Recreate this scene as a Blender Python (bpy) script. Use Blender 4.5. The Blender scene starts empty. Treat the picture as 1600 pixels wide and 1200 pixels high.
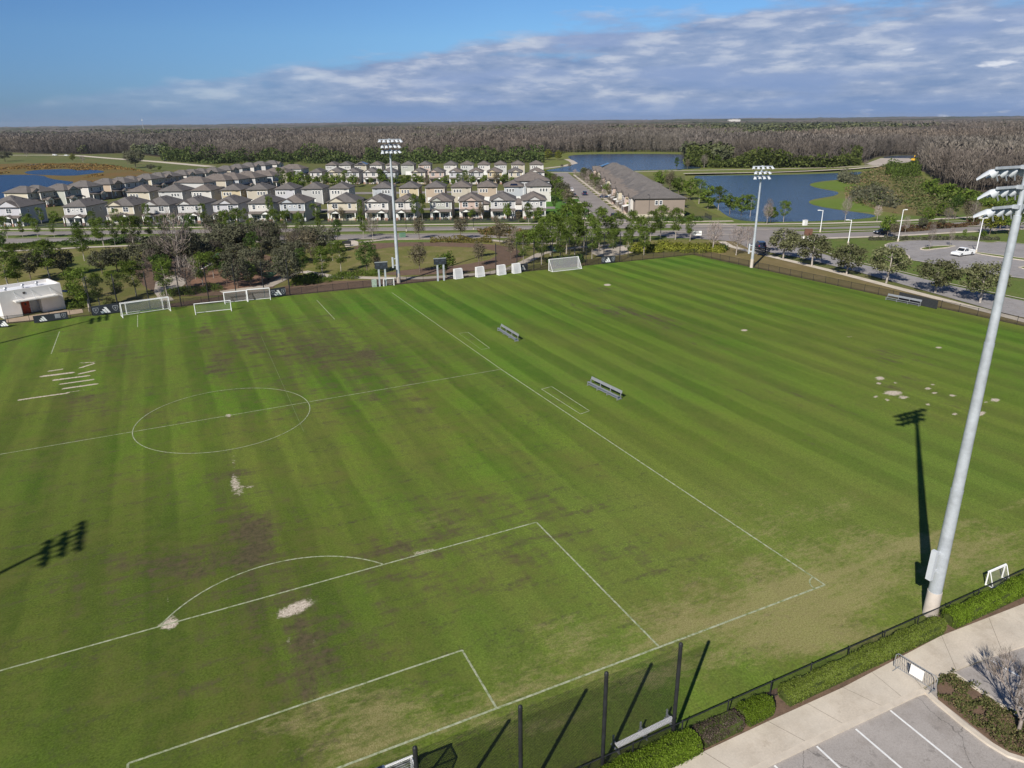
import bpy, bmesh, math, random
import numpy as np
from mathutils import Vector, Matrix
random.seed(7); RNG = np.random.default_rng(11)
sc = bpy.context.scene
HAZE = 4.8e-5
COL = sc.collection

# ------------------------------------------------------------------ camera model (photo is 1600 x 1200)
F_PX = 1106.253098379805
CAM = np.array([-3.2429036, -79.2719468, 30.4565243])
YAW, PIT, ROLL = 0.4520517934693439, 0.355151607027435, -0.01067199160746896
def _rot():
    f = np.array([math.sin(YAW)*math.cos(PIT), math.cos(YAW)*math.cos(PIT), -math.sin(PIT)])
    r = np.array([math.cos(YAW), -math.sin(YAW), 0.0]); u = np.cross(r, f)
    c, s = math.cos(ROLL), math.sin(ROLL)
    return np.array([c*r+s*u, -s*r+c*u, f])
RM = _rot()
def ray(u, v): return RM.T @ np.array([(u-800)/F_PX, -(v-600)/F_PX, 1.0])
def bp(u, v, z=0.0):
    d = ray(u, v); t = (z-CAM[2])/d[2]
    return CAM + d*t
def g(u, v, z=0.0):
    q = bp(u, v, z); return (float(q[0]), float(q[1]))
def proj(P):
    q = RM @ (np.array(P, float)-CAM)
    return 800+F_PX*q[0]/q[2], 600-F_PX*q[1]/q[2]
def height(b, vtop):
    lo, hi = 0.0, 29.5
    for _ in range(40):
        m = (lo+hi)/2
        if proj((b[0], b[1], m))[1] > vtop: lo = m
        else: hi = m
    return lo
# town frame: s along the road, t away from it
TH = math.radians(25.5)
E1 = np.array([math.cos(TH), -math.sin(TH)]); E2 = np.array([math.sin(TH), math.cos(TH)])
def W(s, t): p = s*E1 + t*E2; return (float(p[0]), float(p[1]))
def s_at(u, v, t):
    d = ray(u, v); k = (t-CAM[:2]@E2)/(d[:2]@E2)
    return float((CAM[:2]+d[:2]*k)@E1)
SUN_AZ, SUN_EL = math.radians(53.6), math.radians(36.5)      # shadows fall towards SUN_AZ
SHD = np.array([math.sin(SUN_AZ), math.cos(SUN_AZ)])

# ------------------------------------------------------------------ materials
MATS = {}
class NT:
    def __init__(s, m): s.nt = m.node_tree; s.n = s.nt.nodes; s.l = s.nt.links
    def add(s, t, **kw):
        x = s.n.new(t)
        for k, v in kw.items(): setattr(x, k, v)
        return x
    def link(s, a, b): s.l.new(a, b)
    def math(s, op, a, b=None, clamp=False):
        x = s.n.new('ShaderNodeMath'); x.operation = op; x.use_clamp = clamp
        for i, y in enumerate((a, b)):
            if y is None: continue
            if isinstance(y, (int, float)): x.inputs[i].default_value = y
            else: s.l.new(y, x.inputs[i])
        return x.outputs[0]
    def mix(s, f, a, b, mode='MIX'):
        x = s.n.new('ShaderNodeMix'); x.data_type = 'RGBA'; x.blend_type = mode; x.clamp_factor = True
        for i, y in ((0, f), (6, a), (7, b)):
            if isinstance(y, (int, float)): x.inputs[i].default_value = y
            elif isinstance(y, tuple): x.inputs[i].default_value = (*y[:3], 1)
            else: s.l.new(y, x.inputs[i])
        return x.outputs[2]
    def noise(s, vec, scale, detail=4, rough=.55, out=0):
        x = s.n.new('ShaderNodeTexNoise'); x.inputs['Scale'].default_value = scale
        x.inputs['Detail'].default_value = detail; x.inputs['Roughness'].default_value = rough
        if vec is not None: s.l.new(vec, x.inputs['Vector'])
        return x.outputs[out]
    def ramp(s, f, lo, hi):
        x = s.n.new('ShaderNodeMapRange'); x.clamp = True
        x.inputs[1].default_value = lo; x.inputs[2].default_value = hi; s.l.new(f, x.inputs[0]); return x.outputs[0]
    def map(s, vec, scale=(1, 1, 1), rot=(0, 0, 0), loc=(0, 0, 0)):
        x = s.n.new('ShaderNodeMapping'); x.inputs['Scale'].default_value = scale
        x.inputs['Rotation'].default_value = rot; x.inputs['Location'].default_value = loc
        s.l.new(vec, x.inputs[0]); return x.outputs[0]
def new_mat(name):
    m = bpy.data.materials.new(name); m.use_nodes = True
    k = NT(m); b = k.n['Principled BSDF']; b.inputs['Specular IOR Level'].default_value = .25
    MATS[name] = m; return m, k, b
def mat(name, col, rough=.8, var=.15, scale=3.0, metal=0.0, spec=.25, fine=0.0, bump=0.0, fscale=40):
    if name in MATS: return MATS[name]
    m, k, b = new_mat(name)
    co = k.add('ShaderNodeNewGeometry').outputs['Position']
    n = k.noise(co, scale)
    dark = tuple(c*(1-var*1.6) for c in col); lite = tuple(min(1, c*(1+var*1.2)) for c in col)
    c = k.mix(k.ramp(n, .3, .7), dark, lite)
    if fine:
        n2 = k.noise(co, fscale, 3)
        c = k.mix(fine, c, k.mix(k.ramp(n2, .25, .75), tuple(x*.35 for x in col), tuple(min(1, x*1.7) for x in col)))
    k.link(c, b.inputs['Base Color']); b.inputs['Roughness'].default_value = rough
    b.inputs['Metallic'].default_value = metal; b.inputs['Specular IOR Level'].default_value = spec
    if bump:
        bn = k.add('ShaderNodeBump'); bn.inputs['Strength'].default_value = bump
        k.link(n, bn.inputs['Height']); k.link(bn.outputs[0], b.inputs['Normal'])
    return m
def leaf_mat(name, col, var=.5, trans=.25, hue=None):
    m, k, b = new_mat(name)
    geo = k.add('ShaderNodeNewGeometry'); oi = k.add('ShaderNodeObjectInfo')
    r = geo.outputs['Random Per Island']
    c = k.mix(r, tuple(x*(1-var) for x in col), tuple(x*(1+var) for x in col))
    if hue: c = k.mix(k.ramp(r, .6, 1.0), c, hue)
    tint = k.math('ADD', k.math('MULTIPLY', oi.outputs['Random'], .5), .75)
    mul = k.add('ShaderNodeVectorMath'); mul.operation = 'SCALE'; k.link(c, mul.inputs[0]); k.link(tint, mul.inputs[3])
    d = k.add('ShaderNodeBsdfDiffuse'); t = k.add('ShaderNodeBsdfTranslucent'); mx = k.add('ShaderNodeMixShader')
    mx.inputs[0].default_value = trans
    k.link(mul.outputs[0], d.inputs[0]); k.link(mul.outputs[0], t.inputs[0])
    k.link(d.outputs[0], mx.inputs[1]); k.link(t.outputs[0], mx.inputs[2])
    k.link(mx.outputs[0], k.n['Material Output'].inputs[0]); return m
def net_mat(name, col, alpha, cell=0.0):
    m, k, b = new_mat(name)
    b.inputs['Base Color'].default_value = (*col, 1); b.inputs['Roughness'].default_value = .7
    if cell:
        co = k.add('ShaderNodeTexCoord').outputs['Object']
        sep = k.add('ShaderNodeSeparateXYZ'); k.link(co, sep.inputs[0])
        hor = k.math('ADD', sep.outputs[0], sep.outputs[1])
        a1 = k.math('LESS_THAN', k.math('FRACT', k.math('MULTIPLY', k.math('ADD', hor, sep.outputs[2]), 1/cell)), alpha*.55)
        a2 = k.math('LESS_THAN', k.math('FRACT', k.math('MULTIPLY', k.math('SUBTRACT', hor, sep.outputs[2]), 1/cell)), alpha*.55)
        k.link(k.math('MAXIMUM', a1, a2), b.inputs['Alpha'])
    else: b.inputs['Alpha'].default_value = alpha
    return m

# ------------------------------------------------------------------ mesh builder
def fmat(P, X, Y=None):          # frame: origin P, x axis along horizontal dir X, z up
    x = Vector((X[0], X[1], 0)).normalized(); z = Vector((0, 0, 1)); y = z.cross(x)
    m = Matrix((x, y, z)).transposed().to_4x4(); m.translation = Vector((P[0], P[1], P[2] if len(P) > 2 else 0)); return m
class MB:
    def __init__(s): s.v = []; s.f = []; s.m = []; s.sm = []
    def add(s, vs, fs, mi=0, smooth=False):
        o = len(s.v); s.v += [tuple(p) for p in vs]
        for f in fs: s.f.append(tuple(i+o for i in f)); s.m.append(mi); s.sm.append(smooth)
        return s
    def box(s, x0, x1, y0, y1, z0, z1, mi=0):
        return s.add([(x0,y0,z0),(x1,y0,z0),(x1,y1,z0),(x0,y1,z0),(x0,y0,z1),(x1,y0,z1),(x1,y1,z1),(x0,y1,z1)],
                     [(0,3,2,1),(4,5,6,7),(0,1,5,4),(1,2,6,5),(2,3,7,6),(3,0,4,7)], mi)
    def tube(s, p0, p1, r0, r1=None, n=8, mi=0, cap=True, smooth=True):
        r1 = r0 if r1 is None else r1
        a, b = Vector(p0), Vector(p1); d = (b-a).normalized()
        q = d.orthogonal().normalized(); w = d.cross(q)
        vs = []
        for c, r in ((a, r0), (b, r1)):
            for i in range(n):
                an = 2*math.pi*i/n; vs.append(c + (q*math.cos(an)+w*math.sin(an))*r)
        s.add(vs, [(i, (i+1) % n, n+(i+1) % n, n+i) for i in range(n)], mi, smooth)
        if cap: s.add(vs[:n], [tuple(reversed(range(n)))], mi); s.add(vs[n:], [tuple(range(n))], mi)
        return s
    def path(s, pts, r, n=6, mi=0):
        for a, b in zip(pts[:-1], pts[1:]): s.tube(a, b, r, r, n, mi)
        return s
    def prism(s, poly, axis, a, b, mi=0):     # poly in the two other axes, extruded along axis a..b
        def P(p, h): return {'x': (h, p[0], p[1]), 'y': (p[0], h, p[1]), 'z': (p[0], p[1], h)}[axis]
        n = len(poly); vs = [P(p, a) for p in poly]+[P(p, b) for p in poly]
        return s.add(vs, [tuple(range(n)), tuple(range(2*n-1, n-1, -1))]+[(i, n+i, n+(i+1) % n, (i+1) % n) for i in range(n)], mi)
    def mesh(s, name, mats):
        me = bpy.data.meshes.new(name); me.from_pydata([tuple(map(float, p)) for p in s.v], [], s.f)
        for m in (mats if isinstance(mats, (list, tuple)) else [mats]): me.materials.append(m)
        me.polygons.foreach_set('material_index', s.m); me.polygons.foreach_set('use_smooth', s.sm)
        bm = bmesh.new(); bm.from_mesh(me); bmesh.ops.recalc_face_normals(bm, faces=bm.faces); bm.to_mesh(me); bm.free()
        return me
    def build(s, name, mats, parent=None): return link(name, s.mesh(name, mats), parent)
def link(name, me, parent=None, loc=None):
    o = bpy.data.objects.new(name, me); COL.objects.link(o)
    if parent is not None: o.parent = parent
    if loc is not None: o.location = loc
    return o
def tag(o, label=None, cat=None, group=None, kind=None):
    if label: o['label'] = label
    if cat: o['category'] = cat
    if group: o['group'] = group
    if kind: o['kind'] = kind
    return o
def thing(name, label, cat, P=None, X=(1, 0), group=None, rz=None):
    o = bpy.data.objects.new(name, None); COL.objects.link(o); o.empty_display_size = .2
    if P is not None: o.location = (P[0], P[1], P[2] if len(P) > 2 else 0)
    o.rotation_euler = (0, 0, math.atan2(X[1], X[0]) if rz is None else rz)
    return tag(o, label, cat, group)
def copy_tree(o, parent=None):
    c = o.copy(); COL.objects.link(c); c.parent = parent
    for ch in o.children: copy_tree(ch, c)
    return c
def raw_mesh(name, V, Fq, mat_, attr=None, uni=4):
    """numpy quads/tris -> mesh; attr = per-vertex colour"""
    me = bpy.data.meshes.new(name); n = len(Fq); V = np.asarray(V, np.float32); Fq = np.asarray(Fq, np.int32)
    k = Fq.shape[1]
    me.vertices.add(len(V)); me.vertices.foreach_set('co', V.ravel())
    me.loops.add(n*k); me.loops.foreach_set('vertex_index', Fq.ravel())
    me.polygons.add(n); me.polygons.foreach_set('loop_start', np.arange(0, n*k, k, dtype=np.int32))
    me.update(calc_edges=True)
    if attr is not None:
        a = me.attributes.new('tint', 'FLOAT_COLOR', 'POINT')
        c = np.ones((len(V), 4), np.float32); c[:, :3] = attr; a.data.foreach_set('color', c.ravel())
    for m in (mat_ if isinstance(mat_, list) else [mat_]): me.materials.append(m)
    return me
def smooth_poly(pts, it=2):
    p = [np.array(q, float) for q in pts]
    for _ in range(it):
        q = []
        for i in range(len(p)):
            a, b = p[i], p[(i+1) % len(p)]; q += [a*.75+b*.25, a*.25+b*.75]
        p = q
    return p
def sheet(name, pts, z, m, px=True, smooth=0, thick=0.0, kind='structure', label=None):
    P = [g(*p) for p in pts] if px else list(pts)
    if smooth: P = [tuple(q) for q in smooth_poly(P, smooth)]
    mb = MB(); n = len(P)
    if thick: mb.prism(P, 'z', z-thick, z)
    else: mb.add([(x, y, z) for x, y in P], [tuple(range(n))])
    me = mb.mesh(name, m)
    if not thick and me.polygons[0].normal.z < 0: me.flip_normals()
    return tag(link(name, me), label, None, None, kind)
def ribbon(name, pts, w, z, m, px=True, thick=0.0, kind='structure'):
    P = [Vector(g(*p)) if px else Vector(p) for p in pts]; L = []; R = []
    for i, p in enumerate(P):
        d = (P[min(i+1, len(P)-1)]-P[max(i-1, 0)]).normalized(); nrm = Vector((-d.y, d.x))
        L.append(p+nrm*w/2); R.append(p-nrm*w/2)
    mb = MB()
    for i in range(len(P)-1):
        q = [L[i], R[i], R[i+1], L[i+1]]
        if thick: mb.prism([(a.x, a.y) for a in q], 'z', z-thick, z)
        else: mb.add([(a.x, a.y, z) for a in q], [(0, 1, 2, 3)])
    return tag(mb.build(name, m), kind=kind)
ORD = 'first second third fourth fifth sixth seventh eighth ninth tenth eleventh twelfth thirteenth fourteenth fifteenth sixteenth seventeenth eighteenth nineteenth twentieth'.split()
ORD += ['twenty-'+o for o in ORD[:9]] + ['thirtieth'] + ['thirty-'+o for o in ORD[:9]]
# ------------------------------------------------------------------ camera, light, sky
cam = bpy.data.objects.new('camera', bpy.data.cameras.new('camera')); COL.objects.link(cam)
M4 = Matrix((RM[0], RM[1], -RM[2])).transposed().to_4x4(); M4.translation = Vector(CAM); cam.matrix_world = M4
cam.data.sensor_width = 36; cam.data.lens = 36*F_PX/1600; cam.data.clip_end = 40000; cam.data.clip_start = .5
sc.camera = cam
sun = bpy.data.objects.new('sun', bpy.data.lights.new('sun', 'SUN')); COL.objects.link(sun)
sun.data.energy = 5.0; sun.data.angle = math.radians(.5); sun.data.color = (1, .95, .87)
sd = Vector((SHD[0]*math.cos(SUN_EL), SHD[1]*math.cos(SUN_EL), -math.sin(SUN_EL)))
sun.rotation_euler = sd.to_track_quat('-Z', 'Y').to_euler()
w = bpy.data.worlds.new('World'); sc.world = w; w.use_nodes = True
k = NT(w); bg = k.n['Background']; wo = k.n['World Output']
sky = k.add('ShaderNodeTexSky'); sky.sky_type = 'NISHITA'; sky.sun_disc = False
sky.sun_elevation = SUN_EL; sky.sun_rotation = SUN_AZ+math.pi; sky.altitude = 0
sky.air_density = 1.0; sky.dust_density = .3; sky.ozone_density = 3.0
tc = k.add('ShaderNodeTexCoord').outputs['Generated']
sp = k.add('ShaderNodeSeparateXYZ'); k.link(tc, sp.inputs[0])
zz = k.math('MAXIMUM', sp.outputs[2], .012)
X = k.math('DIVIDE', sp.outputs[0], zz); Y = k.math('DIVIDE', sp.outputs[1], zz)
skyc = k.mix(.8, sky.outputs[0], k.mix(1.0, sky.outputs[0], (.42, .74, 1.12), 'MULTIPLY'))
azm = k.math('ARCTAN2', sp.outputs[0], sp.outputs[1])
skyc = k.mix(k.ramp(azm, .45, -.25), skyc, k.mix(1.0, skyc, (.70, .74, .84), 'MULTIPLY'))
skyc = k.mix(k.ramp(sp.outputs[2], .10, .0), skyc, k.mix(1.0, skyc, (.66, .74, .98), 'MULTIPLY'))
gn_ = k.add('ShaderNodeVectorMath', operation='SCALE'); k.link(skyc, gn_.inputs[0]); k.link(k.math('ADD', k.math('MULTIPLY', k.ramp(sp.outputs[2], .34, .16), .55), 1.0), gn_.inputs[3])
k.link(gn_.outputs[0], bg.inputs[0]); bg.inputs[1].default_value = .050
# a straight-edged cloud deck: its edge is a line in the plane of the clouds
ep = []
for (u, v) in ((240, 136), (320, 112), (500, 98), (700, 74), (850, 46), (1000, 14)):
    r = ray(u, v); ep.append((r[0]/r[2], r[1]/r[2]))
ep = np.array(ep); slope, icpt = np.polyfit(ep[:, 0], ep[:, 1], 1)
nrm = np.array([-slope, 1.0])/math.hypot(slope, 1); off = icpt/math.hypot(slope, 1)
rr = ray(1400, 60); sgn = 1 if (np.array([rr[0]/rr[2], rr[1]/rr[2]])@nrm-off) > 0 else -1
dist = k.math('ADD', k.math('ADD', k.math('MULTIPLY', X, sgn*nrm[0]), k.math('MULTIPLY', Y, sgn*nrm[1])), -sgn*off)
B1 = k.map(tc, scale=(9, 9, 46)); B2 = k.map(tc, scale=(19, 19, 84), loc=(3, 1, 2)); B3 = k.map(tc, scale=(5, 5, 30), loc=(7, 2, 5))
n1 = k.noise(B1, 1.0, 9, .58); n2 = k.noise(B2, 1.0, 9, .56); n3 = k.noise(B3, 1.0, 6, .5)
dn = k.math('ADD', dist, k.math('MULTIPLY', k.math('SUBTRACT', n1, .5), 5.0))
dens = k.math('MULTIPLY', k.ramp(dn, -.25, 1.1), k.math('ADD', k.math('MULTIPLY', k.ramp(azm, -.08, .28), .75), .25))
low = k.ramp(sp.outputs[2], .0, .055)
body = k.math('ADD', k.math('MULTIPLY', k.math('ADD', n1, n2), .5), k.math('MULTIPLY', k.math('SUBTRACT', low, .6), .07))
ccol = k.mix(k.ramp(body, .41, .58), (.185, .268, .455), (.345, .405, .56))
ccol = k.mix(k.ramp(body, .535, .66), ccol, (.53, .57, .66))
ccol = k.mix(k.math('MULTIPLY', k.ramp(n3, .52, .66), .8), ccol, k.mix(low, (.150, .255, .50), (.24, .32, .53)))
ccol = k.mix(k.ramp(sp.outputs[2], .028, .0), ccol, (.165, .275, .53))
dens = k.math('MULTIPLY', dens, k.math('ADD', k.math('MULTIPLY', k.ramp(k.math('ADD', n1, k.math('MULTIPLY', dist, .03)), .34, .50), .5), .5))
# small bright cumulus puffs low in the sky
pf = k.noise(k.map(tc, scale=(15, 15, 62), loc=(2.3, .9, .3)), 1.0, 6, .5)
puff = k.math('MULTIPLY', k.math('MULTIPLY', k.ramp(pf, .60, .67), k.ramp(azm, math.atan2(*ray(1330, 90)[:2]), math.atan2(*ray(1420, 90)[:2]))), k.math('MULTIPLY', k.ramp(dist, 0.0, 3.0), k.math('SUBTRACT', 1.0, k.ramp(sp.outputs[2], .085, .12))))
ccol = k.mix(k.math('MULTIPLY', puff, .9), ccol, (.74, .76, .82))
dens = k.math('MAXIMUM', dens, k.math('MULTIPLY', puff, .9))
dens = k.math('MULTIPLY', dens, k.math('SUBTRACT', 1.0, k.ramp(sp.outputs[2], .22, .40)))
bg2 = k.add('ShaderNodeBackground'); k.link(ccol, bg2.inputs[0]); bg2.inputs[1].default_value = .88
mx = k.add('ShaderNodeMixShader'); k.link(k.math('MULTIPLY', dens, .93), mx.inputs[0])
k.link(bg.outputs[0], mx.inputs[1]); k.link(bg2.outputs[0], mx.inputs[2]); k.link(mx.outputs[0], wo.inputs[0])
sc.view_settings.view_transform = 'Standard'; sc.view_settings.look = 'None'
sc.view_settings.exposure = .30; sc.view_settings.gamma = 1
sc.cycles.use_denoising = True; sc.cycles.max_bounces = 6; sc.cycles.transparent_max_bounces = 16

# ------------------------------------------------------------------ ground
def grass_mat(name, a, b, c, s1=.02, s2=.25, s3=2.5):
    m, k, B = new_mat(name); co = k.add('ShaderNodeNewGeometry').outputs['Position']
    col = k.mix(k.ramp(k.noise(co, s1, 5), .38, .62), a, b)
    col = k.mix(k.ramp(k.noise(co, s2, 6), .48, .68), col, c)
    col = k.mix(.35, col, k.mix(k.ramp(k.noise(co, s3, 5, .7), .3, .7), tuple(x*.4 for x in a), tuple(x*1.7 for x in b)))
    k.link(col, B.inputs['Base Color']); B.inputs['Roughness'].default_value = .95; B.inputs['Specular IOR Level'].default_value = .1
    return m
G_LAND = grass_mat('rough_grass', (.085, .105, .028), (.12, .125, .040), (.15, .125, .062))
G_LAWN = grass_mat('lawn_grass', (.085, .125, .026), (.11, .145, .034), (.145, .145, .05))
G_PARK = grass_mat('park_grass', (.115, .125, .030), (.155, .145, .048), (.225, .175, .085), s1=.06)
G_DRY = grass_mat('dry_verge', (.17, .13, .062), (.15, .125, .05), (.22, .165, .09), s1=.08)
G_MARSH = grass_mat('marsh_grass', (.17, .095, .032), (.13, .105, .035), (.10, .10, .04), s1=.018, s2=.06)
G_FOREST = grass_mat('forest_litter', (.06, .05, .035), (.08, .062, .045), (.05, .06, .025))
G_MULCH = grass_mat('pine_mulch', (.135, .090, .062), (.165, .110, .078), (.085, .062, .045), s1=.3, s2=1.2, s3=8)
M_CONC = mat('concrete', (.52, .455, .37), .9, .10, .5, fine=.14, fscale=9)
M_PATH = mat('path_concrete', (.46, .40, .33), .9, .12, .3, fine=.1, fscale=5)
M_KERB = mat('kerb_concrete', (.54, .475, .39), .9, .1, 1.2, fine=.12)
M_ASPH = mat('asphalt', (.335, .305, .28), .9, .10, .35, fine=.25, fscale=14)
M_ASPH2 = mat('asphalt_road', (.24, .215, .20), .9, .10, .12, fine=.15, fscale=3)
M_LOT = mat('parking_asphalt', (.27, .255, .25), .9, .07, .10, fine=.1, fscale=3)
M_WLINE = mat('road_paint', (.72, .72, .70), .7, .08, 6, fine=.15)
for nm_, crack in (('asphalt', True), ('concrete', False), ('parking_asphalt', True)):
    m = MATS[nm_]; k = NT(m); B = k.n['Principled BSDF']; base = B.inputs['Base Color'].links[0].from_socket; co = k.add('ShaderNodeNewGeometry').outputs['Position']
    c = k.mix(k.math('MULTIPLY', k.ramp(k.noise(co, .45, 8, .72), .50, .62), .30), base, (.15, .125, .10) if crack else (.30, .24, .17))
    c = k.mix(k.math('MULTIPLY', k.ramp(k.noise(k.map(co, loc=(4, 9, 0)), 1.6, 6, .7), .58, .66), .35), c, (.10, .09, .08) if crack else (.33, .27, .20))
    c = k.mix(k.math('MULTIPLY', k.ramp(k.noise(k.map(co, loc=(14, 2, 0)), .22, 6, .6), .46, .58), .30), c, (.34, .31, .285) if crack else (.60, .55, .47))
    if crack:
        v = k.add('ShaderNodeTexVoronoi', feature='DISTANCE_TO_EDGE'); v.inputs['Scale'].default_value = .16
        wv_ = k.add('ShaderNodeVectorMath', operation='ADD'); k.link(co, wv_.inputs[0]); k.link(k.noise(co, .9, 5, .6, 1), wv_.inputs[1]); k.link(wv_.outputs[0], v.inputs['Vector'])
        c = k.mix(k.math('MULTIPLY', k.math('LESS_THAN', v.outputs['Distance'], .0032), .55), c, (.08, .075, .07))
    k.link(c, B.inputs['Base Color'])
mb = MB(); R = 11000; mb.add([(R*math.cos(a), R*math.sin(a), -.16) for a in np.linspace(0, 2*math.pi, 65)[:-1]], [tuple(range(64))])
tag(mb.build('ground', G_LAND), 'flat rough grass land reaching the horizon', None, None, 'structure')

# turf with wear, sand and dry patches
TL, TR, BR_, BL_ = (-62, 59.6), (110.4, 54.5), (115.8, -57.2), (-62, -57.2)
nx, ny = 620, 400
uu, vv = np.meshgrid(np.linspace(0, 1, nx), np.linspace(0, 1, ny))
lerp = lambda a, b: (1-uu)*a+uu*b
TX = lerp(BL_[0], BR_[0])*(1-vv)+lerp(TL[0], TR[0])*vv; TY = lerp(BL_[1], BR_[1])*(1-vv)+lerp(TL[1], TR[1])*vv
wear = np.zeros_like(TX); sand = np.zeros_like(TX); dry = np.zeros_like(TX); lush = np.zeros_like(TX)
def blob(arr, u, v, ru, rv, s, tilt=0, p=1.0):
    c = bp(u, v)[:2]; ct, st = math.cos(math.radians(tilt)), math.sin(math.radians(tilt))
    a = bp(u+ru*ct, v+ru*st)[:2]-c; b = bp(u-rv*st, v+rv*ct)[:2]-c
    I = np.linalg.inv(np.array([a, b]).T)
    dx, dy = TX-c[0], TY-c[1]; q0 = I[0, 0]*dx+I[0, 1]*dy; q1 = I[1, 0]*dx+I[1, 1]*dy
    arr += s*np.exp(-((q0*q0+q1*q1)**p))
def streak(arr, a, b, wpx, s):
    A = bp(*a)[:2]; B = bp(*b)[:2]; d = B-A; L2 = d@d
    t = np.clip(((TX-A[0])*d[0]+(TY-A[1])*d[1])/L2, 0, 1); dist = np.hypot(TX-A[0]-t*d[0], TY-A[1]-t*d[1])
    arr += s*np.exp(-(dist/wpx)**2)
for q in ((390,830,55,34,.75),(300,880,90,30,.55),(230,890,70,30,.35),(400,850,28,70,.5),(480,1030,45,70,.6),(500,1110,40,60,.5),(360,745,45,25,.4),(340,930,230,110,.36),(430,640,260,60,.22),(560,560,150,60,.28),(420,500,220,30,.3),(760,880,170,60,.28),(480,780,160,60,.22),
          (440,950,80,40,.3),(420,545,170,45,.42),(345,565,22,16,.5),(320,518,14,9,.6),(390,532,28,12,.55),(578,553,24,13,.75),(500,545,60,35,.3),(660,642,20,6,.75),(590,600,70,40,.22),
          (145,622,38,12,.7),(150,545,60,22,.35),(110,546,12,5,.6),(235,612,16,7,.5),(190,548,50,14,.3),(330,580,22,10,.5),(130,640,80,25,.25),(950,452,24,4,.55),
          (985,487,50,9,.5,10),(1040,507,70,12,.42,12),(920,480,50,10,.35,10),(1090,540,60,10,.3,14),(880,520,60,12,.25,14),(1150,480,90,14,.22,12),(1250,480,60,10,.2,12),
          (1390,560,110,22,.30,10),(1400,605,60,20,.3),(1240,620,50,14,.3,16),(1280,690,60,14,.35,22),(1150,610,60,16,.25,18),(1500,640,70,25,.25),(1330,640,50,14,.25),
          (880,800,110,40,.38),(820,770,60,40,.25),(1000,870,100,40,.35),(700,800,80,40,.3),(640,860,70,20,.35),(900,600,60,30,.12),(870,625,20,8,.5,30),(735,530,12,6,.4,30),
          (700,860,180,80,.2),(560,1000,150,70,.25),(380,1080,200,60,.2),(120,700,150,120,.16),(60,900,100,120,.16),(250,760,150,60,.18),(700,1090,90,20,.25),(640,695,30,6,.3)):
    blob(wear, *q)
for q in ((1240,925,90,35,.8),(1230,900,150,60,.45),(1340,900,150,60,.45),(1280,985,120,35,.9),(1150,960,150,40,.5),(950,1010,150,40,.4),(870,980,60,40,.25),(1480,870,140,40,.45),
          (1400,850,130,25,.35),(1050,960,60,40,.45),(650,1110,140,45,.5),(500,1150,120,40,.5),(560,1130,120,60,.35),(820,1060,80,25,.35),(1180,800,120,60,.25),(1560,840,80,30,.4),
          (1320,790,100,30,.2),(690,820,60,30,.25),(1000,1060,120,30,.35),(1180,1010,120,30,.4),(1560,880,70,20,.4),(1250,1000,60,20,.5),(860,1110,120,40,.25)):
    blob(dry, *q)
dry += .55*np.exp(-((TY+51.0)/.35)**2)*(TX > -5) + .35*np.exp(-((TY+53.6)/.25)**2)*(TX > 10)
for q in ((265,975,15,8,1.3,-12),(461,951,30,9,1.3,-22),(367,755,9,15,.75),(388,761,16,3,.6),(357,649,5,2.4,1.1),(1395,614,15,4,1.2),(1412,621,9,2.6,.9),(1375,591,8,3,1.1),(1373,599,5,2,.9),
          (1450,607,6,2,1),(1460,614,5,2,1),(1488,618,6,2,1),(1555,625,8,3,1.1),(1450,632,4,2,1),(1492,647,5,2,1),(1535,645,6,3,.9),(1399,598,4,1.6,.9),(1368,620,5,2,.9),(1386,625,5,2,.9),
          (1457,601,5,1.6,.8),(1530,648,6,2.5,.8),(1540,628,5,2,.7),(949,445,4.5,1.3,2.2),(1163,516,4.5,1.3,1.8),(1467,543,5,1.6,1.2),(1327,526,6,1.2,.6),(660,862,26,4,.7,-12),(375,770,8,5,.5),
          (490,1000,10,14,.35),(450,1000,8,10,.4),(320,840,4,10,.35),(365,720,5,16,.45)):
    blob(sand, *q)
for a, b, wd, s in (((30,625),(105,614),.22,1.2),((66,588),(114,582),.28,1.3),((76,580),(97,577),.25,1.0),((84,594),(138,587),.25,1.2),((95,600),(145,593),.22,1.2),((100,607),(150,600),.25,1.3),
                    ((124,575),(147,568),.2,1.2),((126,567),(147,566),.18,1.0),((124,584),(147,579),.25,1.2),((108,612),(130,610),.18,.7),((270,965),(262,930),.2,.4)):
    streak(sand, a, b, wd, s)
for q in ((660,480,200,25,.7),(1060,410,150,10,.8),(900,590,140,60,.5),(800,560,60,30,.4),(1400,720,200,80,.25),(1500,760,120,60,.35),(300,500,150,12,.6),(1500,540,120,30,.35)):
    blob(lush, *q)
olive = np.zeros_like(TX)
for q in ((150,950,420,260,1.0),(250,1150,420,120,.6),(60,700,200,160,.6),(420,880,220,140,.5),(400,560,260,50,.35),(1050,520,160,30,.3)): blob(olive, *q)
pale = np.zeros_like(TX)
for q in ((1150,850,350,140,.7),(1350,880,320,120,.7),(1000,780,250,100,.45),(1450,720,260,150,.45),(950,1000,250,120,.5),(720,860,200,100,.3),(1250,600,300,120,.3)): blob(pale, *q)
m, k, B = new_mat('mown_turf')
at = k.add('ShaderNodeAttribute', attribute_name='tint'); sp = k.add('ShaderNodeSeparateColor'); k.link(at.outputs['Color'], sp.inputs[0])
lu = k.add('ShaderNodeAttribute', attribute_name='lush').outputs['Fac']
co = k.add('ShaderNodeNewGeometry').outputs['Position']; px = k.add('ShaderNodeSeparateXYZ'); k.link(co, px.inputs[0])
C = lambda n, w_=.09, c=.5: k.ramp(n, c-w_, c+w_)
wob = k.math('MULTIPLY', k.math('SUBTRACT', k.noise(co, .12, 3), .5), .9)
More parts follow.
